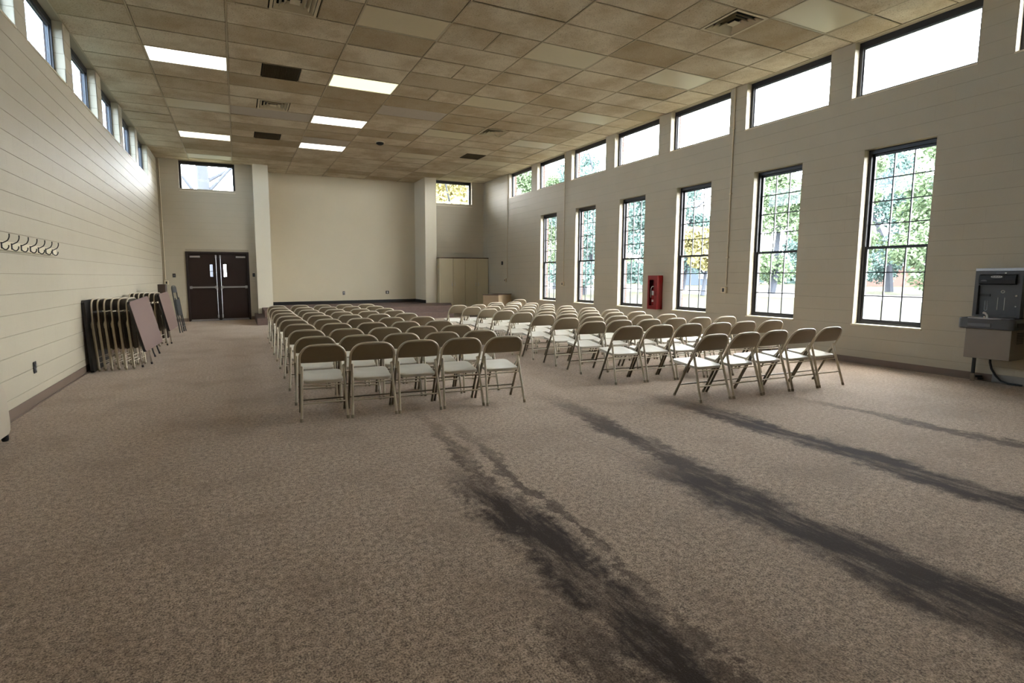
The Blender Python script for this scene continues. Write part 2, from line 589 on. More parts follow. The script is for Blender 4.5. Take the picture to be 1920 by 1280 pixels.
def build_wall(name, place, vec, u0, u1, v1, opens, bu0, bu1, bv0=0.0, thick=0.19, brick=True, face=0.06, gs=1.0, most=288, label=None):
    """masonry wall: backing with openings, block faces as parts, brick facing outside.
    place(u,v,d) -> world; vec(u,v,d) -> direction in world"""
    mb = MB(place)
    for a, b, c, d in clip_rects(u0, u1, -0.05, v1 + 0.15, opens):
        mb.box(a, b, c, d, 0.0, thick)
    w = structure(name, mb, M['mortar'], 0, label)
    if brick:
        mb = MB(place)
        for a, b, c, d in clip_rects(u0, u1, -0.3, v1 + 0.3, opens):
            mb.box(a, b, c, d, thick, thick + face)
        obj('brick_facing', mb, M['brick'], w, 0)
    cand = []
    L0 = 0.406
    nc = int(round(v1 / CR))
    for r in range(nc):
        va, vb = r * CR, (r + 1) * CR
        if vb <= bv0 + 0.02:
            continue
        if r == nc - 1:
            vb = v1 + 0.02
        vm = (va + vb) / 2
        ivs = [(bu0, bu1)]
        edges = set()
        for o in opens:
            if o[2] < vm < o[3]:
                nv = []
                for a, b in ivs:
                    if o[1] <= a or o[0] >= b:
                        nv.append((a, b)); continue
                    if o[0] > a + 0.01:
                        nv.append((a, o[0])); edges.add(round(o[0], 3))
                    if o[1] < b - 0.01:
                        nv.append((o[1], b)); edges.add(round(o[1], 3))
                ivs = nv
        off = (L0 / 2 if r % 2 else 0.0)
        for a, b in ivs:
            k = math.floor((a - off) / L0)
            cuts = [a]
            q = (k + 1) * L0 + off
            while q < b - 0.07:
                if q > a + 0.07:
                    cuts.append(q)
                q += L0
            cuts.append(b)
            for i in range(len(cuts) - 1):
                A, B = cuts[i], cuts[i + 1]
                cand.append((A, B, va, vb, round(A, 3) in edges, round(B, 3) in edges))
    scored = []
    for c in cand:
        ctr = place((c[0] + c[1]) / 2, (c[2] + c[3]) / 2, 0)
        q = pix(ctr)
        sc = 0
        if q and -60 < q[0] < 1980 and -60 < q[1] < 1340:
            dv = Vector(ctr) - CAM
            nrm = Vector(vec(0, 0, 1)).normalized()
            sc = (c[1] - c[0]) * (c[3] - c[2]) * abs(dv.normalized().dot(nrm)) / dv.length_squared
        scored.append((sc, c))
    scored.sort(key=lambda t: -t[0])
    cache = {}
    rest = MB(place)
    for n, (sc, c) in enumerate(scored):
        A, B, va, vb, jl, jr = c
        if n < most and sc > 0:
            key = (round(B - A, 3), round(vb - va, 3), jl, jr)
            if key not in cache:
                cache[key] = block_mesh(*key[:2], jl, jr, vec, M['block'], gs).mesh('block', M['block'], 0)
            link('block', cache[key], w, place(A, va, 0))
        else:
            t = block_mesh(B - A, vb - va, jl, jr, IDENT, None, gs)
            rest.add([(p[0] + A, p[1] + va, p[2]) for p in t.v], t.f)
    if rest.v:
        o = obj('block_courses', rest, M['block'], w, 0)
        o['kind'] = 'stuff'
    return w


# ------------------------------------------------------------------ walls
WS = 1.7702
right_up = [(15.524 - WS * k, 1.44) for k in range(0, 8)]
right_lo = [(15.295 - WS * k, 0.865) for k in range(1, 7)]
left_up = [(15.92 - WS * k, 1.44) for k in range(0, 7)]
opR = [(f - w, f, SILL_U, ZC) for f, w in right_up] + [(f - w, f, SILL_L, HEAD_L) for f, w in right_lo]
opL = [(f - w, f, SILL_U, ZC) for f, w in left_up]
plR = lambda u, v, d: (XR + d, u, v)
vcR = lambda u, v, d: (d, u, v)
plL = lambda u, v, d: (XL - d, u, v)
vcL = lambda u, v, d: (-d, u, v)
plB = lambda u, v, d: (u, YB + d, v)
vcB = lambda u, v, d: (u, d, v)
build_wall('wall_right', plR, vcR, YF, YB + 0.2, ZC, opR, 1.0, YB, face=0.10, gs=0.6, label='painted beige block wall with tall black windows and clerestory')
build_wall('wall_left', plL, vcL, YF, YB + 0.2, ZC, opL, 1.0, YB, face=0.025, label='painted beige block wall with clerestory windows and coat rail')
bwL = (-1.47, 0.075, 19.7 * CR, ZC)
bwR = (6.705, 8.235, 19.6 * CR, ZC)
drO = (-1.41, 0.372, -1, 2.14)
build_wall('wall_back_left', plB, vcB, XL - 0.2, PL[0] + 0.1, ZC, [bwL, drO], XL, PL[0], gs=0.4, label='beige block wall with the dark double door')
build_wall('wall_back_right', plB, vcB, PR[1] - 0.1, XR + 0.2, ZC, [bwR], PR[1], XR, bv0=1.8, gs=0.4, label='beige block wall above the tall cabinet')
# plaster stage recess and the two pillars
mb = MB().box(PL[0], PR[1], YREC, YREC + 0.2, -0.05, ZC + 0.1)
structure('wall_back', mb, M['plaster'], 0, 'smooth beige wall behind the stage')
mb = MB().box(PL[0], PL[1] + 0.07, YP, YREC + 0.05, -0.02, ZC + 0.08)
structure('wall_pillar_left', mb, M['pillar'], 0, 'pale square pillar beside the double door')
mb = MB().box(PR[0], PR[1], YP, YREC + 0.05, -0.02, ZC + 0.08)
structure('wall_pillar_right', mb, M['pillar'], 0, 'pale square pillar beside the tall cabinet')
mb = MB().box(XL - 0.3, XR + 0.3, YF - 0.2, YF, -0.05, ZC + 0.1)
structure('wall_front', mb, M['plaster'], 0, 'beige wall behind the camera')

# floor
mb = MB().box(XL - 0.2, XR + 0.2, YF - 0.1, YREC + 0.2, -0.12, 0.0)
structure('floor', mb, M['carpet'], 0, 'worn mauve brown carpet with dark traffic stains')

# baseboards
structure('baseboard_left', MB().box(XL - 0.002, XL + 0.009, YF, YB, 0, 0.112).box(XL, XL + 0.022, YF, YB, 0, 0.012), M['vinyl'], 0, 'brown vinyl base along the left wall')
structure('baseboard_right', MB().box(XR - 0.009, XR + 0.002, 3.04, YB, 0, 0.095).box(XR - 0.02, XR, 3.04, YB, 0, 0.012), M['vinyl'], 0, 'brown vinyl base along the right wall')
structure('trim_1', MB().box(XR - 0.007, XR + 0.002, YF, 3.038, 0, 0.105), M['vinylgrey'], 0, 'grey bare strip where the base is missing below the drinking fountain')
structure('baseboard_back', MB().box(XL, -1.42, YB - 0.009, YB + 0.002, 0, 0.1).box(0.38, PL[0], YB - 0.009, YB + 0.002, 0, 0.1), M['vinyl'], 0, 'brown vinyl base either side of the double door')
structure('baseboard_stage', MB().box(PL[1] + 0.07, PR[0], YREC - 0.012, YREC + 0.002, ZST, ZST + 0.11).box(PR[0] - 0.012, PR[0] + 0.002, YP, YREC, ZST, ZST + 0.11), M['blackbase'], 0, 'black base along the wall behind the stage')


# ------------------------------------------------------------------ windows
def upper_window(n, place, far, w, v0, label, gm='glass'):
    e = thing('window_%d' % n, label, None, kind='structure')
    a, b, t = far - w, far, ZC
    d0, d1 = 0.115, 0.19
    fb = MB(place)
    fb.box(a, a + 0.05, v0, t, d0, d1).box(b - 0.05, b, v0, t, d0, d1)
    fb.box(a + 0.05, b - 0.05, t - 0.085, t, d0, d1).box(a + 0.05, b - 0.05, v0, v0 + 0.045, d0, d1)
    obj('frame', fb, M['black'], e, 0)
    st = MB(place)
    q = 0.018
    A, B, C, D = a + 0.05, b - 0.05, v0 + 0.045, t - 0.085
    st.box(A, A + q, C, D, d0 + 0.025, d0 + 0.06).box(B - q, B, C, D, d0 + 0.025, d0 + 0.06)
    st.box(A + q, B - q, D - q, D, d0 + 0.025, d0 + 0.06).box(A + q, B - q, C, C + q, d0 + 0.025, d0 + 0.06)
    obj('glazing_bead', st, M['grey2'], e, 0)
    obj('pane', MB(place).box(A + q, B - q, C + q, D - q, d0 + 0.038, d0 + 0.046), M[gm], e, 0)
    obj('sill', MB(place).box(a, b, v0 - 0.02, v0 + 0.003, -0.012, d0 + 0.005), M['sill'], e, 0)
    return e


def tall_window(n, place, far, w, label):
    e = thing('window_%d' % n, label, None, kind='structure')
    a, b, v0, v1 = far - w, far, SILL_L, HEAD_L
    d0 = 0.115
    fb = MB(place)
    fb.box(a, a + 0.042, v0, v1, d0, d0 + 0.1).box(b - 0.042, b, v0, v1, d0, d0 + 0.1)
    fb.box(a + 0.042, b - 0.042, v1 - 0.06, v1, d0, d0 + 0.1).box(a + 0.042, b - 0.042, v0, v0 + 0.04, d0, d0 + 0.1)
    obj('frame', fb, M['black'], e, 0)
    obj('sill', MB(place).box(a - 0.012, b + 0.012, v0 - 0.024, v0 + 0.004, -0.028, d0 + 0.01, 0.004), M['sill'], e, 0)
    zm = 1.765
    A, B = a + 0.042, b - 0.042
    for lo, hi, rows, dd in ((v0 + 0.04, zm + 0.02, 3, d0 + 0.015), (zm - 0.02, v1 - 0.06, 4, d0 + 0.05)):
        s = 0.03
        sb = MB(place)
        sb.box(A, A + s, lo, hi, dd, dd + 0.032).box(B - s, B, lo, hi, dd, dd + 0.032)
        sb.box(A + s, B - s, lo, lo + 0.036, dd, dd + 0.032).box(A + s, B - s, hi - 0.036, hi, dd, dd + 0.032)
        so = obj('sash', sb, M['black'], e, 0)
        iu0, iu1, iv0, iv1 = A + s, B - s, lo + 0.036, hi - 0.036
        for k in (1, 2):
            u = iu0 + (iu1 - iu0) * k / 3
            obj('muntin', MB(place).box(u - 0.008, u + 0.008, iv0, iv1, dd + 0.004, dd + 0.028), M['black'], so, 0)
        for k in range(1, rows):
            v = iv0 + (iv1 - iv0) * k / rows
            obj('muntin', MB(place).box(iu0, iu1, v - 0.008, v + 0.008, dd + 0.006, dd + 0.026), M['black'], so, 0)
        for i in range(3):
            for j in range(rows):
                ua, ub = iu0 + (iu1 - iu0) * i / 3, iu0 + (iu1 - iu0) * (i + 1) / 3
                va, vb = iv0 + (iv1 - iv0) * j / rows, iv0 + (iv1 - iv0) * (j + 1) / rows
                obj('pane', MB(place).box(ua, ub, va, vb, dd + 0.013, dd + 0.018), M['glass'], so, 0)
    return e


ORD = ['first', 'second', 'third', 'fourth', 'fifth', 'sixth', 'seventh', 'eighth', 'ninth', 'tenth', 'eleventh', 'twelfth']
wn = 1
for i, (f, w) in enumerate(right_lo):
    tall_window(wn, plR, f, w, 'tall black gridded window, %s from the far end of the right wall' % ORD[i]); wn += 1
for i, (f, w) in enumerate(right_up):
    upper_window(wn, plR, f, w, SILL_U, 'clerestory window, %s from the far end of the right wall' % ORD[i]); wn += 1
for i, (f, w) in enumerate(left_up):
    upper_window(wn, plL, f, w, SILL_U, 'bluish clerestory window, %s from the far end of the left wall' % ORD[i], 'glassdim'); wn += 1
upper_window(wn, plB, bwL[1], bwL[1] - bwL[0], bwL[2], 'clerestory window above the dark double door'); wn += 1
upper_window(wn, plB, bwR[1], bwR[1] - bwR[0], bwR[2], 'clerestory window above the tall beige cabinet'); wn += 1

# ------------------------------------------------------------------ ceiling
TS, R0 = 0.6096, 9.2004
COLS = [XL, -1.157, 0.0188, 1.669, 2.886, 4.351, 5.589, 6.822, 8.022, XR]
ceil = structure('ceiling', MB().box(XL - 0.3, XR + 0.3, YF - 0.2, YREC + 0.3, ZC + 0.12, ZC + 0.2), M['slab'], 0, 'suspended ceiling of stained acoustic tiles')
row_y = lambda r: R0 + r * TS
lights = {(1, 0): 'lit_white', (1, 4): 'diffuser', (1, 8): 'lit_soft', (1, 12): 'diffuser',
          (3, -4): 'diffuser', (3, 0): 'lit_warm', (3, 4): 'lit_white', (3, 8): 'lit_white',
          (5, -4): 'diffuser', (5, 0): 'diffuser', (5, 4): 'diffuser', (5, 8): 'diffuser',
          (7, -8): 'diffuser', (7, -4): 'diffuser', (7, 0): 'diffuser', (7, 4): 'diffuser', (7, 8): 'diffuser'}
# cells with a 2x2 foot insert: (column, row): (x0, x1, kind)
ins = {(2, -4): (0.53, 1.14, 'vent'), (2, 3): (0.53, 1.14, 'vent'), (2, 0): (0.54, 1.15, 'grille'), (2, 7): (0.55, 1.15, 'grille'),
       (6, -7): (6.195, 6.822, 'vent'), (6, 3): (5.589, 6.20, 'vent'), (6, 7): (6.215, 6.822, 'grille')}
splits = {(4, -4): 3.66, (4, -2): 3.64, (4, 0): 3.64, (4, 5): 3.655, (6, 0): 6.24}
tile_cache = {}
hidden = MB()


def ceiling_tile(x0, x1, y0, y1, vis, m=None):
    g = 0.011
    a, b = round(x1 - x0 - 2 * g, 3), round(y1 - y0 - 2 * g, 3)
    if a < 0.03 or b < 0.03:
        return
    def build(mb, ox, oy, oz):
        e = 0.006
        vs = [(ox, oy, oz + e), (ox + a, oy, oz + e), (ox + a, oy + b, oz + e), (ox, oy + b, oz + e),
              (ox + e, oy + e, oz), (ox + a - e, oy + e, oz), (ox + a - e, oy + b - e, oz), (ox + e, oy + b - e, oz),
              (ox, oy, oz + 0.02), (ox + a, oy, oz + 0.02), (ox + a, oy + b, oz + 0.02), (ox, oy + b, oz + 0.02)]
        fs = [(4, 5, 6, 7)] + [(i, (i + 1) % 4, 4 + (i + 1) % 4, 4 + i) for i in range(4)] + [(i, (i + 1) % 4, 8 + (i + 1) % 4, 8 + i) for i in range(4)] + [(8, 9, 10, 11)]
        mb.add(vs, fs)
    if not vis:
        build(hidden, x0 + g, y0 + g, ZC)
        return
    key = (a, b, m or 'tile')
    if key not in tile_cache:
        mb = MB()
        build(mb, 0, 0, 0)
        tile_cache[key] = mb.mesh('ceiling_tile', M[m or 'tile'], 0)
    o = link('ceiling_tile', tile_cache[key], ceil, (x0 + g, y0 + g, ZC + random.uniform(-0.002, 0.004)))
    o.rotation_euler = (random.uniform(-0.006, 0.006), random.uniform(-0.003, 0.003), 0)


light_cells, insert_cells = [], []
for c in range(9):
    for r in range(-22, 16):
        x0, x1, y0, y1 = COLS[c], COLS[c + 1], row_y(r), row_y(r + 1)
        y0, y1 = max(y0, YF), y1
        if y1 <= YF + 0.05:
            continue
        if y0 < YB < y1:
            if x1 < PL[1] or x0 > PR[1] - 0.1:
                y1 = YB
        if y0 >= YB - 0.01:
            x0, x1, y1 = max(x0, PL[1]), min(x1, PR[0]), min(y1, YREC)
            if x1 - x0 < 0.05 or y1 - y0 < 0.05:
                continue
        vis = r >= -9
        if (c, r) in lights:
            light_cells.append((c, r, x0, x1, y0, y1))
        elif (c, r) in ins:
            a, b, kind = ins[(c, r)]
            insert_cells.append((c, r, a, b, y0, y1, kind))
            if a - x0 > 0.04:
                ceiling_tile(x0, a, y0, y1, vis)
            if x1 - b > 0.04:
                ceiling_tile(b, x1, y0, y1, vis)
        elif (c, r) in splits:
            ceiling_tile(x0, splits[(c, r)], y0, y1, vis)
            ceiling_tile(splits[(c, r)], x1, y0, y1, vis)
        else:
            ceiling_tile(x0, x1, y0, y1, vis, 'newtile' if (c, r) in ((4, 2), (3, 7), (2, 4)) else None)
if hidden.v:
    o = obj('tile_field', hidden, M['tile'], ceil, 0)
    o['kind'] = 'stuff'
tee_cache = {}
for c in range(1, 9):
    y1 = YREC if PL[1] < COLS[c] < PR[0] else YB
    obj('grid_runner', MB().box(COLS[c] - 0.0095, COLS[c] + 0.0095, YF, y1, ZC - 0.004, ZC - 0.001).box(COLS[c] - 0.002, COLS[c] + 0.002, YF, y1, ZC - 0.001, ZC + 0.03), M['tee'], ceil, 0)
for c in range(9):
    for r in range(-9, 15):
        y = row_y(r)
        x0, x1 = COLS[c] + 0.012, COLS[c + 1] - 0.012
        if y > YB - 0.02:
            x0, x1 = max(x0, PL[1]), min(x1, PR[0])
            if x1 - x0 < 0.1 or y > YREC - 0.02:
                continue
        L = round(x1 - x0, 3)
        if L not in tee_cache:
            tee_cache[L] = MB().box(0, L, -0.003, 0.003, -0.001, 0.004).mesh('cross_tee', M['tee'], 0)
        link('cross_tee', tee_cache[L], ceil, (x0, y, ZC))
for (c, r), xs in splits.items():
    obj('cross_tee', MB().box(xs - 0.006, xs + 0.006, row_y(r), row_y(r + 1), ZC - 0.0045, ZC - 0.002), M['tee'], ceil, 0)
obj('wall_angle', MB().box(XL, XL + 0.02, YF, YB, ZC - 0.006, ZC - 0.003).box(XR - 0.02, XR, YF, YB, ZC - 0.006, ZC - 0.003), M['tee'], ceil, 0)

CN = {1: 'leftmost light column', 3: 'second light column from left', 5: 'third light column from left', 7: 'light column beside right windows'}
seen = {}
for c, r, x0, x1, y0, y1 in sorted(light_cells, key=lambda t: (t[0], t[1])):
    m = lights[(c, r)]
    i = seen.get(c, 0)
    seen[c] = i + 1
    word = {'diffuser': 'unlit milky', 'lit_white': 'bright white lit', 'lit_warm': 'yellowish lit', 'lit_soft': 'warm white lit'}[m]
    e = thing('ceiling_light', '%s ceiling panel, %s from camera, %s' % (word, ORD[i], CN[c]), 'ceiling light', ((x0 + x1) / 2, (y0 + y1) / 2, ZC), group='recessed ceiling lights')
    hx, hy = (x1 - x0) / 2 - 0.008, (y1 - y0) / 2 - 0.008
    t = 0.018
    fb = MB().box(-hx, hx, -hy, -hy + t, 0, 0.012).box(-hx, hx, hy - t, hy, 0, 0.012).box(-hx, -hx + t, -hy + t, hy - t, 0, 0.012).box(hx - t, hx, -hy + t, hy - t, 0, 0.012)
    obj('light_frame', fb, M['lightframe'], e, 0)
    n = 9
    vs, fs = [], []
    for j in range(n):
        for i2 in range(2):
            fx = -hx + t if i2 == 0 else hx - t
            yy = -hy + t + (2 * hy - 2 * t) * j / (n - 1)
            vs.append((fx, yy, 0.006 - 0.004 * math.sin(math.pi * j / (n - 1))))
    for j in range(n - 1):
        fs.append((2 * j, 2 * j + 1, 2 * j + 3, 2 * j + 2))
    db = MB()
    db.add(vs, fs)
    obj('diffuser', db, M[m], e, 60)
    obj('housing', MB().box(-hx, hx, -hy, hy, 0.03, 0.09), M['lightframe'], e, 0)

VL = {(2, -4): 'square louvred air vent at the top edge of the photo', (2, 3): 'square louvred air vent in the left half of the ceiling',
      (6, -7): 'large square louvred air vent nearest the right windows', (6, 3): 'small distant louvred air vent right of the ceiling centre',
      (2, 0): 'dark dusty return grille near the left lit panel', (2, 7): 'dark dusty return grille farther down the left half', (6, 7): 'dark dusty return grille far right near the stage'}
for c, r, a, b, y0, y1, kind in insert_cells:
    e = thing('ceiling_vent' if kind == 'vent' else 'return_grille', VL[(c, r)], 'air vent', ((a + b) / 2, (y0 + y1) / 2, ZC), group='ceiling vents and grilles')
    hx, hy = (b - a) / 2 - 0.008, (y1 - y0) / 2 - 0.008

    def sq(mb, o, i, zo, zi, th=0.006):
        """square ring flaring from half size o at zo to i at zi"""
        for s in (0, 1):
            z = th * s
            ring = [(-o, -o, zo + z), (o, -o, zo + z), (o, o, zo + z), (-o, o, zo + z)]
            rin = [(-i, -i, zi + z), (i, -i, zi + z), (i, i, zi + z), (-i, i, zi + z)]
            mb.add(ring + rin, [(k, (k + 1) % 4, 4 + (k + 1) % 4, 4 + k) for k in range(4)])
    H = min(hx, hy)
    if kind == 'vent':
        fm = MB()
        fm.box(-hx, hx, -hy, -hy + 0.035, -0.004, 0.008).box(-hx, hx, hy - 0.035, hy, -0.004, 0.008)
        fm.box(-hx, -hx + 0.035, -hy + 0.035, hy - 0.035, -0.004, 0.008).box(hx - 0.035, hx, -hy + 0.035, hy - 0.035, -0.004, 0.008)
        obj('vent_frame', fm, M['vent'], e, 0)
        for o, i in ((H - 0.045, H - 0.085), (H - 0.105, H - 0.145), (H - 0.165, H - 0.205)):
            q = MB()
            sq(q, o, i, -0.006, 0.045, 0.003)
            obj('louver', q, M['vent'], e, 0)
        obj('center_plate', MB().box(-H + 0.235, H - 0.235, -H + 0.235, H - 0.235, 0.0, 0.006), M['vent'], e, 0)
        obj('throat', MB().box(-hx + 0.01, hx - 0.01, -hy + 0.01, hy - 0.01, 0.07, 0.08).box(-hx + 0.01, -hx + 0.03, -hy, hy, 0.008, 0.07).box(hx - 0.03, hx - 0.01, -hy, hy, 0.008, 0.07), M['ventdark'], e, 0)
    else:
        fm = MB()
        fm.box(-hx, hx, -hy, -hy + 0.012, -0.003, 0.01).box(-hx, hx, hy - 0.012, hy, -0.003, 0.01)
        fm.box(-hx, -hx + 0.012, -hy + 0.012, hy - 0.012, -0.003, 0.01).box(hx - 0.012, hx, -hy + 0.012, hy - 0.012, -0.003, 0.01)
        obj('grille_frame', fm, M['grille'], e, 0)
        g = MB()
        k = 22
        for i in range(1, k):
            p = -hx + 2 * hx * i / k
            g.box(p - 0.002, p + 0.002, -hy + 0.012, hy - 0.012, 0.002, 0.016)
            p = -hy + 2 * hy * i / k
            g.box(-hx + 0.012, hx - 0.012, p - 0.002, p + 0.002, 0.002, 0.016)
        o = obj('grille_core', g, M['grille'], e, 0)
        o['kind'] = 'stuff'
        obj('throat', MB().box(-hx + 0.01, hx - 0.01, -hy + 0.01, hy - 0.01, 0.03, 0.04), M['grille'], e, 0)
e = thing('smoke_detector', 'small dark detector on the ceiling between the light columns', 'detector', (3.58, row_y(6.65), ZC))
obj('detector_base', MB().lathe([(0.125, 0.0), (0.125, -0.012), (0.11, -0.02)], 20), M['vent'], e)
obj('detector_dome', MB().lathe([(0.1, -0.02), (0.095, -0.05), (0.06, -0.07), (0.02, -0.075)], 20), M['ventdark'], e)

# ------------------------------------------------------------------ double door
d = thing('door_1', 'dark brown double door with push bars and narrow glass slits', None, (0, YB, 0), kind='structure')
x0, x1, dz = -1.41, 0.372, 2.14
xm = (x0 + x1) / 2
fb = MB().box(x0, x0 + 0.055, -0.03, 0.14, 0, dz).box(x1 - 0.055, x1, -0.03, 0.14, 0, dz).box(x0 + 0.055, x1 - 0.055, -0.03, 0.14, dz - 0.055, dz)
obj('door_frame', fb, M['doorframe'], d, 0)
obj('mullion', MB().box(xm - 0.028, xm + 0.028, -0.01, 0.1, 0, dz - 0.055), M['doorframe'], d, 0)
for sgn in (-1, 1):
    a, b = (x0 + 0.052, xm - 0.026) if sgn < 0 else (xm + 0.026, x1 - 0.052)
    sx = (b - 0.21, b - 0.135) if sgn < 0 else (a + 0.12, a + 0.195)
    lf = MB()
    for q in clip_rects(a, b, 0.0125, dz - 0.052, [(sx[0], sx[1], 1.37, 1.75)]):
        lf.box(q[0], q[1], 0.03, 0.075, q[2], q[3])
    leaf = obj('door_leaf', lf, M['door'], d, 0)
    obj('glass_slit', MB().box(sx[0], sx[1], 0.045, 0.053, 1.37, 1.75), M['lite'], leaf, 0)
    obj('slit_bar', MB().box(sx[0], sx[1], 0.028, 0.034, 1.535, 1.55), M['doorframe'], leaf, 0)
    pb = MB().box(a + 0.02, b - 0.02, -0.045, -0.012, 1.02, 1.07, 0.006).box(a + 0.02, a + 0.09, -0.012, 0.03, 1.0, 1.085).box(b - 0.09, b - 0.02, -0.012, 0.03, 1.0, 1.085)
    obj('push_bar', pb, M['steel'], leaf, 0, label='steel push bar across the door leaf')
    xr = b - 0.035 if sgn < 0 else a + 0.035
    vr = MB().cyl((xr, 0.01, 0.14), (xr, 0.01, 2.0), 0.011, 8)
    for z in (0.13, 1.0, 1.99):
        vr.box(xr - 0.022, xr + 0.022, -0.02, 0.03, z - 0.05, z + 0.05, 0.005)
    for z in (0.55, 1.5):
        vr.box(xr - 0.015, xr + 0.015, -0.005, 0.03, z - 0.012, z + 0.012)
    obj('vertical_rod', vr, M['steel'], leaf)
    cx0 = a + 0.06 if sgn < 0 else b - 0.33
    obj('door_closer', MB().box(cx0, cx0 + 0.28, -0.03, 0.03, 1.955, 2.01, 0.006), M['steel'], leaf, 0)
    obj('closer_arm', MB().cyl((cx0 + 0.14, 0.0, 2.03), (cx0 + 0.14 + sgn * -0.26, 0.0, 2.06), 0.009, 6), M['darkedge'], leaf)
    obj('door_sweep', MB().box(a + 0.02, b - 0.02, 0.018, 0.03, 0.02, 0.05), M['steel'], leaf, 0)
obj('threshold', MB().box(x0, x1, -0.02, 0.14, 0, 0.012), M['steel'], d, 0)


# switches and outlets
def plate(name, label, cat, place, u, v, w, h, m, inner, toggles=1, group=None):
    c = place(u, v, 0)
    e = thing(name, label, cat, c, group=group)
    T = lambda a, b, dd: tuple(Vector(place(u + a, v + b, dd)) - Vector(c))
    obj('cover_plate', MB(T).box(-w / 2, w / 2, -h / 2, h / 2, -0.016, -0.008, 0.002), M[m], e, 0)
    obj('wall_box', MB(T).box(-w * 0.4, w * 0.4, -h * 0.4, h * 0.4, -0.008, 0.01), M[m], e, 0)
    for k in range(toggles):
        z = 0 if toggles == 1 else (-0.021 + 0.042 * k)
        obj('socket' if toggles == 2 else 'toggle', MB(T).box(-w * 0.2, w * 0.2, z - 0.013, z + 0.013, -0.021, -0.0155), M[inner], e, 0)
    return e


plate('wall_switch', 'black switch plate left of the double door', 'switch', plB, -1.74, 1.415, 0.085, 0.115, 'dark2', 'grey2')
plate('wall_switch', 'black switch plate between double door and pillar', 'switch', plB, 0.498, 1.42, 0.075, 0.11, 'dark2', 'grey2')
plS = lambda u, v, dd: (u, YREC + dd, v)
plate('wall_outlet', 'grey outlet low on the wall behind the stage, left one', 'outlet', plS, 3.527, 0.76, 0.08, 0.12, 'grey2', 'white', 2)
plate('wall_outlet', 'dark outlet low on the wall behind the stage, right one', 'outlet', plS, 5.153, 0.76, 0.125, 0.115, 'dark2', 'white', 2)
plate('wall_outlet', 'black duplex outlet low on the left block wall', 'outlet', plL, 6.73, 0.41, 0.075, 0.125, 'dark2', 'grey2', 2)
plate('wall_switch', 'black switch on the right wall beside the far conduit', 'switch', plR, 15.99, 1.81, 0.12, 0.12, 'dark2', 'grey2')


# conduits
def conduit(label, place, u, v0, bu, bv, m='conduit', box=True):
    c = place(u, v0, 0)
    e = thing('conduit', label, 'conduit', c)
    T = lambda a, b, dd: tuple(Vector(place(u + a, v0 + b, dd)) - Vector(c))
    obj('pipe', MB(T).tube([(0, 0.05, -0.02), (0, ZC - v0 - 0.01, -0.02)], 0.012, 8), M[m], e)
    for z in (0.6, 1.8, 3.0):
        obj('strap', MB(T).box(-0.025, 0.025, z - 0.01, z + 0.01, -0.034, -0.006), M[m], e, 0)
    if box:
        obj('junction_box', MB(T).box(bu - u - 0.055, bu - u + 0.055, bv - v0 - 0.06, bv - v0 + 0.06, -0.055, -0.004, 0.004), M[m], e, 0)
        obj('socket', MB(T).box(bu - u - 0.02, bu - u + 0.02, bv - v0 - 0.035, bv - v0 + 0.035, -0.059, -0.054), M['dark2'], e, 0)


conduit('beige conduit and box between fourth and fifth tall windows from far end', plR, 6.897, 1.1, 6.93, 1.07)
conduit('beige conduit and box between first and second tall windows from far end', plR, 12.26, 1.15, 12.27, 1.12)
conduit('beige conduit and dark box near the cabinet corner', plR, 15.6, 1.22, 15.72, 1.2)
conduit('beige conduit down the corner left of the double door', plB, -1.97, 1.25, -1.95, 1.2)

# ------------------------------------------------------------------ stage, cabinet, box
st = thing('stage', 'low carpeted stage with two steps in front of the back wall', 'stage', (0, 0, 0))
sm = MB()
sm.prism([(0.69, 15.5), (6.55, 15.5), (7.1, 16.9), (7.1, 17.03), (PR[1] + 0.001, 17.03), (PR[1] + 0.001, YP - 0.001), (PR[0] - 0.001, YP - 0.001), (PR[0] - 0.001, YREC - 0.001), (PL[1] + 0.071, YREC - 0.001), (PL[1] + 0.071, YP - 0.001), (0.69, YP - 0.001)], 'z', 0.0, ZST)
obj('stage_platform', sm, M['stagecarpet'], st, 0)
sp = MB()
sp.prism([(0.47, 15.22), (6.5, 15.22), (6.5, 15.499), (0.689, 15.499), (0.689, YP - 0.001), (PL[0] - 0.002, YP - 0.001), (PL[0] - 0.002, YB - 0.012), (0.47, YB - 0.012)], 'z', 0.0, ZST / 2)
obj('step', sp, M['stagecarpet'], st, 0)

cb = thing('storage_cabinet', 'tall beige four-door cabinet between the right pillar and window wall', 'cabinet', (6.72, 17.06, 0))
W, Dp, Hh = XR - 0.012 - 6.72, YB - 0.012 - 17.06, 2.03
obj('cabinet_body', MB().box(0, W, 0.03, Dp, 0.08, Hh - 0.03).box(0.02, W - 0.02, 0.06, Dp, 0, 0.08), M['cab'], cb, 0)
obj('cabinet_top', MB().box(-0.012, W, -0.01, Dp, Hh - 0.03, Hh, 0.003), M['woodtop'], cb, 0)
obj('end_stile', MB().box(0, 0.06, 0, 0.03, 0.08, Hh - 0.03), M['cab'], cb, 0)
dw = (W - 0.06) / 4
for k in range(4):
    a = 0.06 + dw * k
    dr = obj('cabinet_door', MB().box(a + 0.004, a + dw - 0.004, 0.0, 0.024, 0.09, Hh - 0.036, 0.002), M['cab'], cb, 0)
    hx = a + dw - 0.055 if k % 2 == 0 else a + 0.055
    obj('handle', MB().tube([(hx, 0, 1.0), (hx, -0.03, 1.01), (hx, -0.03, 1.09), (hx, 0, 1.1)], 0.007, 6), M['steel'], dr)

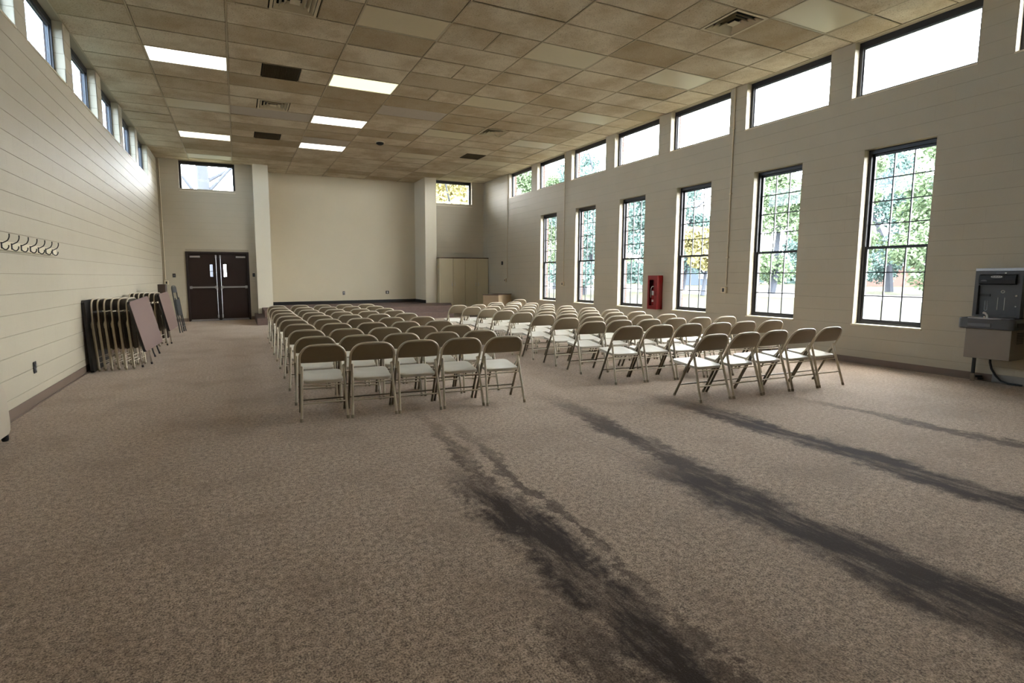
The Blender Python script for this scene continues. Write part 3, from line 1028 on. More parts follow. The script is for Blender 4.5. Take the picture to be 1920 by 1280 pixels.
# angled wooden box in the corner, behind the chairs
e = thing('wooden_box', 'tan wooden box cabinet with dark rim standing before the beige cabinet', 'box', (7.72, 14.4, 0), R(37))
obj('box_panel', MB().box(0, 1.02, 0, 0.03, 0, 0.73), M['wood'], e, 0)
obj('box_side', MB().box(0, 0.03, 0.03, 0.56, 0, 0.73), M['wood'], e, 0)
obj('box_side', MB().box(0.99, 1.02, 0.03, 0.56, 0, 0.73), M['wood'], e, 0)
obj('box_back', MB().box(0.03, 0.99, 0.53, 0.56, 0, 0.73), M['wood'], e, 0)
obj('box_top', MB().box(-0.012, 1.032, -0.012, 0.572, 0.73, 0.752, 0.003), M['woodtop'], e, 0)

# ------------------------------------------------------------------ folding chairs
TR = 0.0128
YL = lambda z: 0.37 - 0.34 * z / 0.722


def chair_proto():
    t = thing('folding_chair', 'x', 'chair')
    parts = []
    arc = [(-0.2165, 0.44), (-0.216, 0.52), (-0.2155, 0.59)]
    for k in range(1, 8):
        a = math.pi / 2 * k / 8
        arc.append((-0.2155 + 0.122 * (1 - math.cos(a)), 0.59 + 0.128 * math.sin(a)))
    arc.append((-0.09, 0.7185))
    arc += [(-0.05, 0.7215), (0, 0.7225)]
    full = arc + [(-x, z) for x, z in arc[::-1][1:]]
    obj('back_frame', MB().tube([(x, YL(z), z) for x, z in full], TR, 8), M['chair'], t, 50)
    # back panel
    def hw(z):
        return 0.208 if z < 0.59 else 0.090 + 0.118 * math.sqrt(max(0, 1 - ((z - 0.59) / 0.125) ** 2))
    zs = [0.545, 0.552, 0.58, 0.61, 0.64, 0.67, 0.69, 0.704, 0.7115]
    nx = 9
    vs, fs = [], []
    for s in (0, 1):
        for z in zs:
            for i in range(nx):
                x = hw(z) * (-1 + 2 * i / (nx - 1))
                q = 1 - (x / 0.208) ** 2
                vs.append((x, YL(z) - 0.022 * q - (0.004 if s else -0.004), z + (0.004 if z == 0.545 and s else 0)))
    N = len(zs) * nx
    for j in range(len(zs) - 1):
        for i in range(nx - 1):
            a = j * nx + i
            fs.append((a, a + 1, a + nx + 1, a + nx))
            fs.append((N + a, N + a + nx, N + a + nx + 1, N + a + 1))
    rim = [i for i in range(nx)] + [j * nx + nx - 1 for j in range(1, len(zs))] + [(len(zs) - 1) * nx + i for i in range(nx - 2, -1, -1)] + [j * nx for j in range(len(zs) - 2, 0, -1)]
    for i in range(len(rim)):
        a, b = rim[i], rim[(i + 1) % len(rim)]
        fs.append((a, b, N + b, N + a))
    mb = MB()
    mb.add(vs, fs)
    obj('backrest', mb, M['chairback'], t, 50)
    # seat
    def outline(ins, n=6):
        xw0, xw1, ya, yb, r = 0.188 - ins, 0.195 - ins, 0.092 + ins, 0.468 - ins, max(0.015, 0.055 - ins * 0.45)
        pts = []
        for cx, cy, a0 in ((xw1 - r, yb - r, 0), (-(xw1 - r), yb - r, 90), (-(xw0 - r), ya + r, 180), (xw0 - r, ya + r, 270)):
            for k in range(n):
                an = R(a0 + 90 * k / (n - 1))
                pts.append((cx + r * math.cos(an), cy + r * math.sin(an)))
        return pts
    def zt(y, x):
        return 0.372 + 0.10 * (y - 0.09)
    rr = []
    for ins, dzz in ((0.006, -0.031), (0.0, -0.029), (0.0, -0.004), (0.004, 0.0), (0.03, -0.001), (0.07, -0.005), (0.12, -0.008), (0.15, -0.0082)):
        rr.append([(x, y, zt(y, x) + dzz) for x, y in outline(ins)])
    obj('seat', MB().rings(rr), M['seat'], t, 40)
    for s in (-1, 1):
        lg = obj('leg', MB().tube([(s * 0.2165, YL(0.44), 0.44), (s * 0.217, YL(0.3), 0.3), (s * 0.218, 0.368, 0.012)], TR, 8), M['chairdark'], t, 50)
        obj('foot', MB().tube([(s * 0.218, 0.366, 0.03), (s * 0.2185, 0.371, 0.0)], 0.0145, 8), M['rubber'], lg)
        lg = obj('leg', MB().tube([(s * 0.1935, 0.142, 0.505), (s * 0.194, 0.138, 0.495), (s * 0.201, 0.09, 0.32), (s * 0.2155, 0.003, 0.012)], TR, 8), M['chair'], t, 50)
        obj('foot', MB().tube([(s * 0.215, 0.007, 0.03), (s * 0.216, 0.0, 0.0)], 0.0145, 8), M['rubber'], lg)
        obj('hinge', MB().tube([(s * 0.199, 0.125, 0.515), (s * 0.198, 0.165, 0.44), (s * 0.190, 0.225, 0.375)], 0.0075, 6), M['chair'], t)
    obj('stretcher', MB().tube([(-0.205, 0.048, 0.165), (0.205, 0.048, 0.165)], 0.0075, 6), M['chair'], t)
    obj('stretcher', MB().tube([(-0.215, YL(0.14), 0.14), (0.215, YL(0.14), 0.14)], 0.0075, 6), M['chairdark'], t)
    obj('stretcher', MB().tube([(-0.2, 0.09, 0.325), (0.2, 0.09, 0.325)], 0.006, 6), M['chair'], t)
    return t


chair0 = chair_proto()
used = []


def place_chair(x, y, rz, label, group):
    o = chair0 if not used else copy_tree(chair0)
    used.append(1)
    o.location = (x, y, 0)
    o.rotation_euler = (0, 0, rz)
    o['label'] = label
    o['group'] = group
    return o


K = 1.046
c1x = [0.685, 0.700, 0.705, 0.711, 0.712, 0.718, 0.720, 0.729, 0.735, 0.745]
c1y = [4.652, 5.293, 6.003, 6.776, 7.486, 8.216, 8.924, 9.682, 10.459, 11.315]
c5x = [2.475, 2.488, 2.497, 2.518, 2.545, 2.545, 2.566, 2.560, 2.574, 2.590]
c5y = [4.490, 5.074, 5.766, 6.442, 7.200, 7.979, 8.737, 9.396, 10.215, 11.023]
ROWN = ['nearest', 'second', 'third', 'fourth', 'fifth', 'sixth', 'seventh', 'eighth', 'ninth', 'tenth', 'eleventh']
SEATN = ['first', 'second', 'third', 'fourth', 'fifth', 'sixth']
for r in range(10):
    xa, ya, xb, yb = c1x[r] * K, c1y[r] * K - 0.045, c5x[r] * K, c5y[r] * K - 0.045
    rz = math.atan2(yb - ya, xb - xa)
    for s in range(5):
        f = s / 4
        place_chair(xa + (xb - xa) * f + random.uniform(-0.003, 0.003), ya + (yb - ya) * f + random.uniform(-0.015, 0.015), rz + random.uniform(-0.006, 0.006),
                    'beige folding chair, left block, %s row from camera, %s seat from left' % (ROWN[r], SEATN[s]), 'folding chairs of the left block')
right_rows = [
    [(4.510, 3.672), (4.944, 3.645), (5.410, 3.640), (5.855, 3.615), (6.330, 3.600)],
    [(4.384, 4.699), (4.790, 4.650), (5.224, 4.606), (5.606, 4.543), (6.023, 4.533), (6.427, 4.469)],
    [(4.405, 5.401), (4.860, 5.394), (5.262, 5.316), (5.655, 5.285), (6.081, 5.246), (6.448, 5.186)],
    [(4.399, 6.027), (4.820, 6.013), (5.265, 5.996), (5.667, 5.943), (6.100, 5.900)],
    [(4.406, 6.650), (4.839, 6.658), (5.264, 6.634), (5.660, 6.590), (6.103, 6.560)],
    [(4.361, 7.220), (4.774, 7.189), (5.193, 7.189), (5.620, 7.165), (6.054, 7.144)],
    [(4.320, 7.775), (4.740, 7.800), (5.170, 7.820), (5.600, 7.790), (6.032, 7.751)],
    [(4.270, 8.323), (4.710, 8.360), (5.150, 8.400), (5.600, 8.420), (6.042, 8.419)],
    [(4.242, 8.992), (4.690, 9.000), (5.140, 9.030), (5.590, 9.050), (6.038, 9.058)],
    [(4.233, 9.660), (4.700, 9.640), (5.140, 9.650), (5.590, 9.680), (6.029, 9.683)],
    [(5.440, 10.280), (5.900, 10.240)]]
for r, row in enumerate(right_rows):
    row = [(x * K, y * K - 0.045) for x, y in row]
    n_ = len(row)
    sp_ = (row[-1][0] - row[0][0]) / (n_ - 1)
    if sp_ < 0.470:
        x_ = row[0][0] - 0.35 * (0.470 - sp_) * (n_ - 1)
        row = [(x_ + 0.470 * i, y) for i, (x, y) in enumerate(row)]
    else:
        row = [(row[0][0] + sp_ * i, y) for i, (x, y) in enumerate(row)]
    rz = math.atan2(row[-1][1] - row[0][1], row[-1][0] - row[0][0])
    for s, (x, y) in enumerate(row):
        place_chair(x, y, rz + random.uniform(-0.006, 0.006),
                    'beige folding chair, right block, %s row from camera, %s seat from left' % (ROWN[r], SEATN[s]), 'folding chairs of the right block')
place_chair(7.04 * 0.985, 11.9 * 0.985, R(-6), 'beige folding chair alone behind the right block, beside the wooden box', 'folding chairs of the right block')


# ------------------------------------------------------------------ folded chairs and tables along the left wall
def folded_proto():
    t = thing('folded_chair', 'x', 'chair')
    # local: x = width, z = along the folded chair, y = thickness (towards the room)
    arc = [(-0.222, 0.0, 0.62), (-0.222, 0.0, 0.70), (-0.218, 0.004, 0.80), (-0.215, 0.008, 0.93)]
    for k in range(1, 7):
        a = math.pi / 2 * k / 7
        arc.append((-0.215 + 0.115 * (1 - math.cos(a)), 0.010, 0.93 + 0.12 * math.sin(a)))
    arc += [(-0.09, 0.01, 1.052), (0, 0.01, 1.054)]
    full = arc + [(-x, y, z) for x, y, z in arc[::-1][1:]]
    obj('back_frame', MB().tube(full, 0.0125, 8), M['chair'], t, 50)
    pts = []
    vs = [(-0.205, 0.88), (0.205, 0.88), (0.205, 0.95), (0.16, 1.02), (0.09, 1.044), (-0.09, 1.044), (-0.16, 1.02), (-0.205, 0.95)]
    obj('backrest', MB().prism(vs, 'y', 0.002, 0.010), M['foldpanel'], t, 0)
    sv = [(-0.19, 0.33), (-0.15, 0.30), (0.15, 0.30), (0.19, 0.33), (0.19, 0.82), (0.16, 0.85), (-0.16, 0.85), (-0.19, 0.82)]
    obj('seat', MB().prism(sv, 'y', 0.010, 0.024), M['foldpanel'], t, 0)
    for s in (-1, 1):
        lg = obj('leg', MB().tube([(s * 0.222, 0, 0.62), (s * 0.228, 0.0, 0.012)], 0.0125, 8), M['chair'], t, 50)
        obj('foot', MB().tube([(s * 0.228, 0, 0.028), (s * 0.228, 0, 0.0)], 0.0155, 8), M['rubber'], lg)
        lg = obj('leg', MB().tube([(s * 0.203, -0.014, 0.70), (s * 0.205, -0.02, 0.60), (s * 0.208, -0.02, 0.03)], 0.0115, 8), M['chair'], t, 50)
        obj('foot', MB().tube([(s * 0.208, -0.022, 0.045), (s * 0.208, -0.022, 0.018)], 0.0145, 8), M['rubber'], lg)
        obj('hinge', MB().tube([(s * 0.214, 0.0, 0.76), (s * 0.214, -0.026, 0.69), (s * 0.214, -0.025, 0.64), (s * 0.214, -0.004, 0.60)], 0.007, 6), M['chair'], t)
    obj('stretcher', MB().tube([(-0.208, -0.022, 0.2), (0.208, -0.022, 0.2)], 0.007, 6), M['chair'], t)
    obj('stretcher', MB().tube([(-0.228, 0.0, 0.12), (0.228, 0.0, 0.12)], 0.007, 6), M['chair'], t)
    return t


def lean(o, x, y, z, yaw, tilt):
    """width axis along +y turned by yaw, leaning its top towards -x by tilt"""
    o.matrix_world = Matrix.Translation((x, y, z)) @ Matrix.Rotation(yaw, 4, 'Z') @ Matrix.Rotation(-tilt, 4, 'Y') @ Matrix.Rotation(R(-90), 4, 'Z')


fold0 = folded_proto()
fused = []
for gi, (xs, y, gname, place_word) in enumerate((
        ([-1.890, -1.820, -1.735, -1.650, -1.560, -1.460], 8.98, 'folded chairs of the nearer stack', 'nearer stack by the left wall'),
        ([-1.86, -1.79, -1.71, -1.63, -1.54, -1.45], 11.62, 'folded chairs of the farther stack', 'farther stack by the left wall'))):
    for k, x in enumerate(xs):
        o = fold0 if not fused else copy_tree(fold0)
        fused.append(1)
        lean(o, x + 0.038, y + random.uniform(-0.02, 0.02), 0.003, -0.17, 0.07)
        o['label'] = 'beige folded metal chair in the %s, %s from the wall' % (place_word, SEATN[k])
        o['group'] = gname


def folded_table(label, origin, ydir, updir, w, h, mtop, legs=True, blacklegs=False):
    """square card table on edge: local x = width, z = up along the panel, y = thickness towards the wall"""
    u = Vector(ydir).normalized()
    v = Vector(updir)
    v = (v - u * v.dot(u)).normalized()
    n = v.cross(u)
    t = thing('folded_table', label, 'table')
    t.matrix_world = Matrix(((u.x, n.x, v.x, origin[0]), (u.y, n.y, v.y, origin[1]), (u.z, n.z, v.z, origin[2]), (0, 0, 0, 1)))
    r = 0.03
    poly = [(r, 0), (w - r, 0), (w, r), (w, h - r), (w - r, h), (r, h), (0, h - r), (0, r)]
    obj('table_top', MB().prism(poly, 'y', -0.004, 0.0), M[mtop], t, 0)
    obj('table_rim', MB().prism(poly, 'y', 0.0, 0.035), M['darkedge'], t, 0)
    return t, u, v, n


def add_leg(t, pts, r=0.012, m='chrome', foot=True):
    inv = t.matrix_world.inverted()
    P = [tuple(inv @ Vector(p)) for p in pts]
    lg = obj('leg', MB().tube(P, r, 8), M[m], t)
    if foot:
        a, b = Vector(P[-2]), Vector(P[-1])
        dd = (b - a).normalized()
        obj('foot', MB().tube([tuple(b - dd * 0.03), tuple(b)], r * 1.3, 8), M['darkedge'], lg)


t1, u, v, n = folded_table('mauve brown folded card table leaning on the nearer chair stack', (-1.268, 8.52, 0.28), (0.13, 0.74, 0.06), (-0.16, 0, 0.74), 0.76, 0.755, 'brown')
add_leg(t1, [(-1.42, 8.83, 0.62), (-1.385, 8.85, 0.12), (-1.372, 8.87, 0.008)])
add_leg(t1, [(-1.35, 9.1, 0.62), (-1.30, 9.12, 0.12), (-1.29, 9.14, 0.008)])
t2, u, v, n = folded_table('mauve brown folded card table leaning on the farther chair stack', (-1.232, 11.1, 0.33), (0.07, 0.74, 0.03), (-0.15, 0, 0.72), 0.76, 0.73, 'brown')
add_leg(t2, [(-1.40, 11.45, 0.62), (-1.345, 11.5, 0.12), (-1.335, 11.52, 0.008)])
add_leg(t2, [(-1.36, 11.7, 0.62), (-1.30, 11.76, 0.12), (-1.29, 11.78, 0.008)])
t3, u, v, n = folded_table('dark folded table on edge between the two folded chair stacks', (-1.40, 9.72, 0.24), (0.02, 0.7, 0), (-0.12, 0, 0.72), 0.7, 0.66, 'darkedge')
add_leg(t3, [(-1.46, 9.9, 0.6), (-1.37, 9.92, 0.1), (-1.345, 9.94, 0.008)], m='darkedge')
add_leg(t3, [(-1.46, 10.28, 0.6), (-1.35, 10.3, 0.1), (-1.325, 10.32, 0.008)], m='darkedge')
t4, u, v, n = folded_table('black folded table flat against the left wall behind folded chairs', (-1.948, 8.66, 0.004), (0, 1, 0), (-0.055, 0, 1.05), 0.95, 1.04, 'darkedge')

# tall narrow dark carton and grey folded chair near the double door
e = thing('carton', 'tall narrow dark brown carton standing behind the farther chair stack', 'box', (-1.55, 13.1, 0))
obj('carton_body', MB().box(-0.075, 0.075, -0.15, 0.15, 0, 1.2, 0.004), M['carton'], e, 0)
obj('carton_flap', MB().box(-0.076, 0.076, -0.151, 0.151, 1.2, 1.206), M['carton'], e, 0)
g = thing('folded_chair', 'dark grey padded folded chair leaning by the wall near the double door', 'chair')
gt = [(-0.21, 0, 0.0), (-0.205, 0, 0.6), (-0.20, 0, 1.06)]
for k in range(1, 6):
    a = math.pi / 2 * k / 6
    gt.append((-0.20 + 0.09 * (1 - math.cos(a)), 0, 1.06 + 0.09 * math.sin(a)))
gt.append((-0.1, 0, 1.152))
obj('back_frame', MB().tube(gt + [(-x, y, z) for x, y, z in gt[::-1]], 0.014, 8), M['greychair'], g)
obj('backrest', MB().box(-0.185, 0.185, -0.012, 0.018, 0.99, 1.13, 0.01), M['greypad'], g, 0)
obj('seat', MB().box(-0.18, 0.18, 0.005, 0.05, 0.42, 0.82, 0.012), M['greypad'], g, 0)
for s in (-1, 1):
    obj('leg', MB().tube([(s * 0.185, 0.03, 0.86), (s * 0.188, 0.035, 0.4), (s * 0.19, 0.05, 0.0)], 0.012, 8), M['greychair'], g)
obj('stretcher', MB().tube([(-0.19, 0.045, 0.14), (0.19, 0.045, 0.14)], 0.008, 6), M['greychair'], g)
obj('stretcher', MB().tube([(-0.188, 0.036, 0.34), (0.188, 0.036, 0.34)], 0.01, 6), M['chrome'], g)
lean(g, -1.31, 14.2, 0.002, -0.12, 0.12)

# ------------------------------------------------------------------ coat hook rail
e = thing('coat_rail', 'beige coat rail with a row of dark double hooks on left wall', 'coat rail', (XL, 7.0, 1.675))
obj('rail_board', MB().box(0.008, 0.03, -1.35, 0.69, -0.042, 0.042, 0.003), M['sill'], e, 0)
hk = None
for y in (5.74, 5.98, 6.215, 6.452, 6.693, 6.94, 7.181, 7.42, 7.65):
    yy = y - 7.11
    hm = MB()
    hm.box(0.03, 0.036, yy - 0.011, yy + 0.011, -0.03, 0.03)
    def bez(pts, n=4):
        P = [Vector(pts[0])] + [Vector(p) for p in pts] + [Vector(pts[-1])]
        out = []
        for a in range(1, len(P) - 2):
            for k in range(n):
                t = k / n
                p0, p1, p2, p3 = P[a - 1], P[a], P[a + 1], P[a + 2]
                out.append(tuple(0.5 * (2 * p1 + (p2 - p0) * t + (2 * p0 - 5 * p1 + 4 * p2 - p3) * t * t + (3 * p1 - p0 - 3 * p2 + p3) * t ** 3)))
        out.append(tuple(P[-1]))
        return out
    up_ = bez([(0.034, yy, 0.02), (0.055, yy, 0.030), (0.080, yy, 0.047), (0.094, yy, 0.078), (0.096, yy, 0.108)])
    hm.tube(up_, [0.005] * (len(up_) - 1) + [0.007], 8)
    lo_ = bez([(0.034, yy, -0.02), (0.052, yy, -0.038), (0.070, yy, -0.038), (0.084, yy, -0.018), (0.086, yy, 0.002)])
    hm.tube(lo_, [0.005] * (len(lo_) - 1) + [0.007], 8)
    obj('hook', hm, M['darkedge'], e, 60)

# beige rounded housing at the left edge of the view
e = thing('rounded_housing', 'beige rounded housing on black feet at the left edge by the wall', 'appliance', (-1.90, 5.1, 0))
prof = [(-0.3, 0.06), (0.22, 0.06), (0.255, 0.085), (0.26, 0.15), (0.25, 0.28), (0.225, 0.40), (0.18, 0.48), (0.1, 0.53), (0.0, 0.55), (-0.12, 0.54), (-0.24, 0.48), (-0.3, 0.40)]
obj('housing', MB().prism(prof, 'x', -0.12, 0.08), M['beigebox'], e, 40)
for yy in (-0.24, 0.22):
    for xx in (-0.09, 0.05):
        obj('foot', MB().lathe([(0.02, 0.0), (0.025, 0.01), (0.025, 0.05), (0.012, 0.062)], 12, (xx, yy)), M['darkedge'], e)

# ------------------------------------------------------------------ fire extinguisher cabinet
YC0, YC1, ZE0, ZE1, DX = 8.505, 8.79, 0.60, 1.355, 0.17
e = thing('extinguisher_cabinet', 'red fire extinguisher cabinet on the wall between tall windows', 'cabinet', (XR, YC0, ZE0))
w, h = YC1 - YC0, ZE1 - ZE0
fx = -DX
cbm = MB()
cbm.box(-0.014, -0.009, 0, w, 0, h)
cbm.box(fx + 0.02, -0.009, 0, 0.01, 0, h).box(fx + 0.02, -0.009, w - 0.01, w, 0, h)
cbm.box(fx + 0.02, -0.009, 0.01, w - 0.01, 0, 0.01).box(fx + 0.02, -0.009, 0.01, w - 0.01, h - 0.01, h)
obj('cabinet_body', cbm, M['red'], e, 0)
df = MB(lambda a, b, dd: (dd, a, b))
for q in clip_rects(0, w, 0, h, [(0.10, 0.235, 0.08, h - 0.10)]):
    df.box(q[0], q[1], q[2], q[3], fx, fx + 0.02)
dr = obj('cabinet_door', df, M['red'], e, 0)
obj('door_pane', MB().box(fx + 0.007, fx + 0.011, 0.10, 0.235, 0.08, h - 0.10), M['lite'], dr, 0)
obj('pull_handle', MB().box(fx - 0.018, fx, 0.045, 0.075, 0.30, 0.40, 0.004), M['red'], dr, 0)
x = thing('fire_extinguisher', 'red fire extinguisher with white label inside the red wall cabinet', 'extinguisher', (XR - 0.085, YC0 + 0.16, ZE0 + 0.012))
obj('cylinder', MB().lathe([(0.05, 0), (0.058, 0.015), (0.058, 0.36), (0.05, 0.41), (0.03, 0.44), (0.018, 0.455), (0.018, 0.48)], 20), M['redcyl'], x)
obj('label_sheet', MB().rings([[(-0.0592 * math.cos(a), 0.0592 * math.sin(a), z) for a in [R(-60 + 10 * k) for k in range(13)]] for z in (0.30, 0.40)], False, False), M['white'], x)
obj('label_sheet', MB().rings([[(-0.0592 * math.cos(a), 0.0592 * math.sin(a), z) for a in [R(-40 + 10 * k) for k in range(9)]] for z in (0.15, 0.20)], False, False), M['white'], x)
obj('valve', MB().box(-0.03, 0.02, -0.018, 0.018, 0.48, 0.51).box(-0.07, 0.01, -0.008, 0.008, 0.515, 0.53), M['chrome'], x, 0)
obj('hose', MB().tube([(-0.02, 0.015, 0.5), (-0.03, 0.05, 0.49), (-0.04, 0.066, 0.44), (-0.045, 0.068, 0.33), (-0.04, 0.066, 0.24)], 0.009, 8), M['white'], x)

# ------------------------------------------------------------------ drinking fountain with bottle filler
F = thing('drinking_fountain', 'grey wall drinking fountain with bottle filler panel on right wall', 'fountain', (XR, 3.0, 0))


def fy(y):
    return y - 3.0


PX = 8.62 - XR            # front of the panel
BW = lambda a, b, dd: (dd, a, b)
pm = MB(BW)
pa, pb_, pz0, pz1 = fy(2.82), fy(3.25), 0.83, 1.40
alc = (fy(2.85), fy(3.214), 0.85, 1.22)
for q in clip_rects(pa, pb_, pz0, pz1, [alc]):
    pm.box(q[0], q[1], q[2], q[3], PX, -0.009)
panel = obj('filler_panel', pm, M['dark'], F, 0)
obj('alcove_back', MB(BW).box(alc[0], alc[1], alc[2], alc[3], PX + 0.045, -0.009), M['dark'], panel, 0)
obj('top_cap', MB(BW).box(pa - 0.002, pb_ + 0.002, pz1, pz1 + 0.037, PX - 0.004, -0.009, 0.004), M['steel'], F, 0, label='brushed steel cap strip')
hood = MB()
hp = [(PX, 1.36), (PX - 0.035, 1.345), (PX - 0.05, 1.29), (PX - 0.045, 1.245), (PX + 0.02, 1.222), (PX + 0.02, 1.36)]
hood.add([(q[0], fy(2.87), q[1]) for q in hp] + [(q[0], fy(3.2), q[1]) for q in hp],
    [tuple(range(6)), tuple(range(6, 12))[::-1]] + [(i, (i + 1) % 6, 6 + (i + 1) % 6, 6 + i) for i in range(6)])
obj('filler_hood', hood, M['dark2'], panel, 0)
# oval badge
def oval(cy, cz, ry, rz_, x0, x1, n=28):
    p = []
    for k in range(n):
        a = 2 * math.pi * k / n
        c_, s_ = math.cos(a), math.sin(a)
        p.append((cy + ry * math.copysign(abs(c_) ** 0.6, c_), cz + rz_ * math.copysign(abs(s_) ** 0.8, s_)))
    return MB().rings([[(x0, a, b) for a, b in p], [(x1, a, b) for a, b in p]])


obj('badge_rim', oval(fy(3.034), 1.327, 0.062, 0.021, PX - 0.052, PX - 0.03), M['dark2'], panel)
obj('badge', oval(fy(3.036), 1.329, 0.052, 0.014, PX - 0.054, PX - 0.05), M['badge'], panel)
tx = bpy.data.curves.new('badge_lettering', 'FONT')
tx.body = 'ELKAY'
tx.size = 0.026
tx.align_x = 'CENTER'
tx.align_y = 'CENTER'
tx.extrude = 0.0006
tx.space_character = 1.1
txo = bpy.data.objects.new('tmp_text', tx)
COL.objects.link(txo)
bpy.context.view_layer.update()
tme = bpy.data.meshes.new_from_object(txo.evaluated_get(bpy.context.evaluated_depsgraph_get()))
bpy.data.objects.remove(txo)
tme.materials.clear()
tme.materials.append(M['dark2'])
to = link('badge_lettering', tme, panel)
to.matrix_local = Matrix.Translation((PX - 0.0548, fy(3.036), 1.329)) @ Matrix(((0, 0, -1, 0), (-1, 0, 0, 0), (0, 1, 0, 0), (0, 0, 0, 1)))
obj('status_bar', MB(BW).box(fy(2.975), fy(3.058), 1.368, 1.380, PX - 0.006, PX + 0.001), M['grey2'], panel, 0)
obj('status_light', MB(BW).box(fy(2.968), fy(2.982), 1.367, 1.381, PX - 0.007, PX + 0.001), M['white'], panel, 0)
obj('sensor_dome', MB(BW).prism([(fy(3.15) + 0.029 * math.cos(R(15 * k)), 1.272 + 0.02 * math.sin(R(15 * k))) for k in range(13)], 'z', PX - 0.056, PX - 0.045), M['grey2'], panel, 0)
ring = MB()
pts = [(PX + 0.043, fy(3.0) + 0.016 * math.cos(R(20 * k)), 1.145 + 0.016 * math.sin(R(20 * k))) for k in range(19)]
ring.tube(pts, 0.004, 6, False)
obj('sensor_ring', ring, M['white'], panel)
for y in (3.038, 2.977):
    obj('light_strip', MB(BW).box(fy(y) - 0.003, fy(y) + 0.003, 0.915, 1.073, PX + 0.04, PX + 0.046), M['white'], panel, 0)
obj('display_slot', MB(BW).box(fy(3.11), fy(3.212), 1.083, 1.112, PX + 0.03, PX + 0.046), M['dark2'], panel, 0)
bt = MB()
bt.tube([(PX + 0.043, fy(3.155), 1.03), (PX + 0.043, fy(3.156), 0.915), (PX + 0.043, fy(3.148), 0.906), (PX + 0.043, fy(3.137), 0.906), (PX + 0.043, fy(3.13), 0.915), (PX + 0.043, fy(3.13), 1.03)], 0.003, 6)
obj('bottle_outline', bt, M['steel'], panel)
obj('button', MB().cyl((PX + 0.03, fy(2.876), 1.097), (PX + 0.046, fy(2.876), 1.097), 0.012, 12), M['chrome'], panel)
obj('button', MB().cyl((PX + 0.03, fy(2.873), 0.967), (PX + 0.046, fy(2.873), 0.967), 0.008, 12), M['white'], panel)
# basin: rounded front, recessed steel bowl
BX = 8.28 - XR
def basin_outline(ins, z, n=7):
    r = 0.05
    a, b = fy(2.745) + ins, fy(3.252) - ins
    pts = [(-0.009, a, z)]
    for k in range(n):
        an = R(90 * k / (n - 1))
        pts.append((BX + ins + r - r * math.sin(an), a + r - r * math.cos(an), z))
    for k in range(n):
        an = R(90 * k / (n - 1))
        pts.append((BX + ins + r - r * math.cos(an), b - r + r * math.sin(an), z))
    pts.append((-0.009, b, z))
    return pts
obj('basin_apron', MB().rings([basin_outline(0.012, 0.698), basin_outline(0, 0.705), basin_outline(0, 0.818), basin_outline(0.006, 0.826), basin_outline(0.03, 0.826), basin_outline(0.04, 0.812)], True, True), M['dark'], F)
bw = [[(BX + 0.17 + (0.115 * k) * math.cos(R(12 * i)), fy(3.0) + (0.185 * k) * math.sin(R(12 * i)), z) for i in range(30)] for k, z in ((1.06, 0.826), (1.0, 0.831), (0.94, 0.826), (0.8, 0.815), (0.4, 0.813))]
obj('basin_bowl', MB().rings(bw), M['steel'], F)
obj('front_lip', MB().tube([(BX + 0.012, fy(3.16), 0.826), (BX + 0.006, fy(3.0), 0.827), (BX + 0.012, fy(2.86), 0.826)], 0.009, 8), M['steel'], F)
obj('push_pad', MB(BW).box(fy(2.94), fy(3.155), 0.725, 0.770, BX - 0.008, BX + 0.004, 0.006), M['grey2'], F, 0)
obj('side_pad', MB().box(BX + 0.08, BX + 0.3, fy(2.738), fy(2.75), 0.725, 0.780, 0.004), M['dark2'], F, 0)
obj('bubbler', MB().tube([(BX + 0.1, fy(3.02), 0.826), (BX + 0.1, fy(3.02), 0.862), (BX + 0.095, fy(3.035), 0.885), (BX + 0.10, fy(3.055), 0.892)], [0.012, 0.011, 0.013, 0.014], 10), M['white'], F)
obj('bubbler_guard', MB().tube([(BX + 0.085, fy(3.04), 0.826), (BX + 0.09, fy(3.035), 0.85)], 0.009, 8), M['chrome'], F)
# lower cabinet
CX = 8.33 - XR
lc = MB()
lc.box(CX, -0.009, fy(2.772), fy(3.185), 0.33, 0.699, 0.004)
obj('chiller_case', lc, M['taupe'], F, 0)
vg = MB()
for k in range(7):
    vg.box(CX + 0.14, CX + 0.30, fy(2.767), fy(2.775), 0.53 + k * 0.02, 0.54 + k * 0.02)
obj('case_grille', vg, M['dark2'], F, 0)
obj('drain_pipe', MB().cyl((-0.12, fy(3.18), 0.34), (-0.12, fy(3.18), 0.02), 0.019, 10), M['rod'], F)
obj('drain_collar', MB().cyl((-0.12, fy(3.18), 0.10), (-0.12, fy(3.18), 0.0), 0.024, 10), M['chrome'], F)
obj('shutoff_valve', MB().tube([(-0.10, fy(3.17), 0.06), (-0.03, fy(3.13), 0.06)], 0.016, 8).box(-0.07, -0.03, fy(3.11), fy(3.15), 0.015, 0.045), M['rod'], F)
obj('supply_hose', MB().tube([(-0.05, fy(3.06), 0.36), (-0.05, fy(3.055), 0.25), (-0.05, fy(3.035), 0.17), (-0.05, fy(2.99), 0.09), (-0.05, fy(2.94), 0.035), (-0.05, fy(2.87), 0.014), (-0.05, fy(2.75), 0.012)], 0.012, 8), M['rod'], F)

# ------------------------------------------------------------------ outdoors
ZG = -0.25
structure('lawn', MB().box(-120, 160, -120, 160, ZG - 0.2, ZG), M['lawn'], 0, 'pale sunlit lawn outside the windows')
structure('road', MB().box(35, 45, -120, 160, ZG, ZG + 0.02), M['road'], 0, 'pale road across the lawn outside')


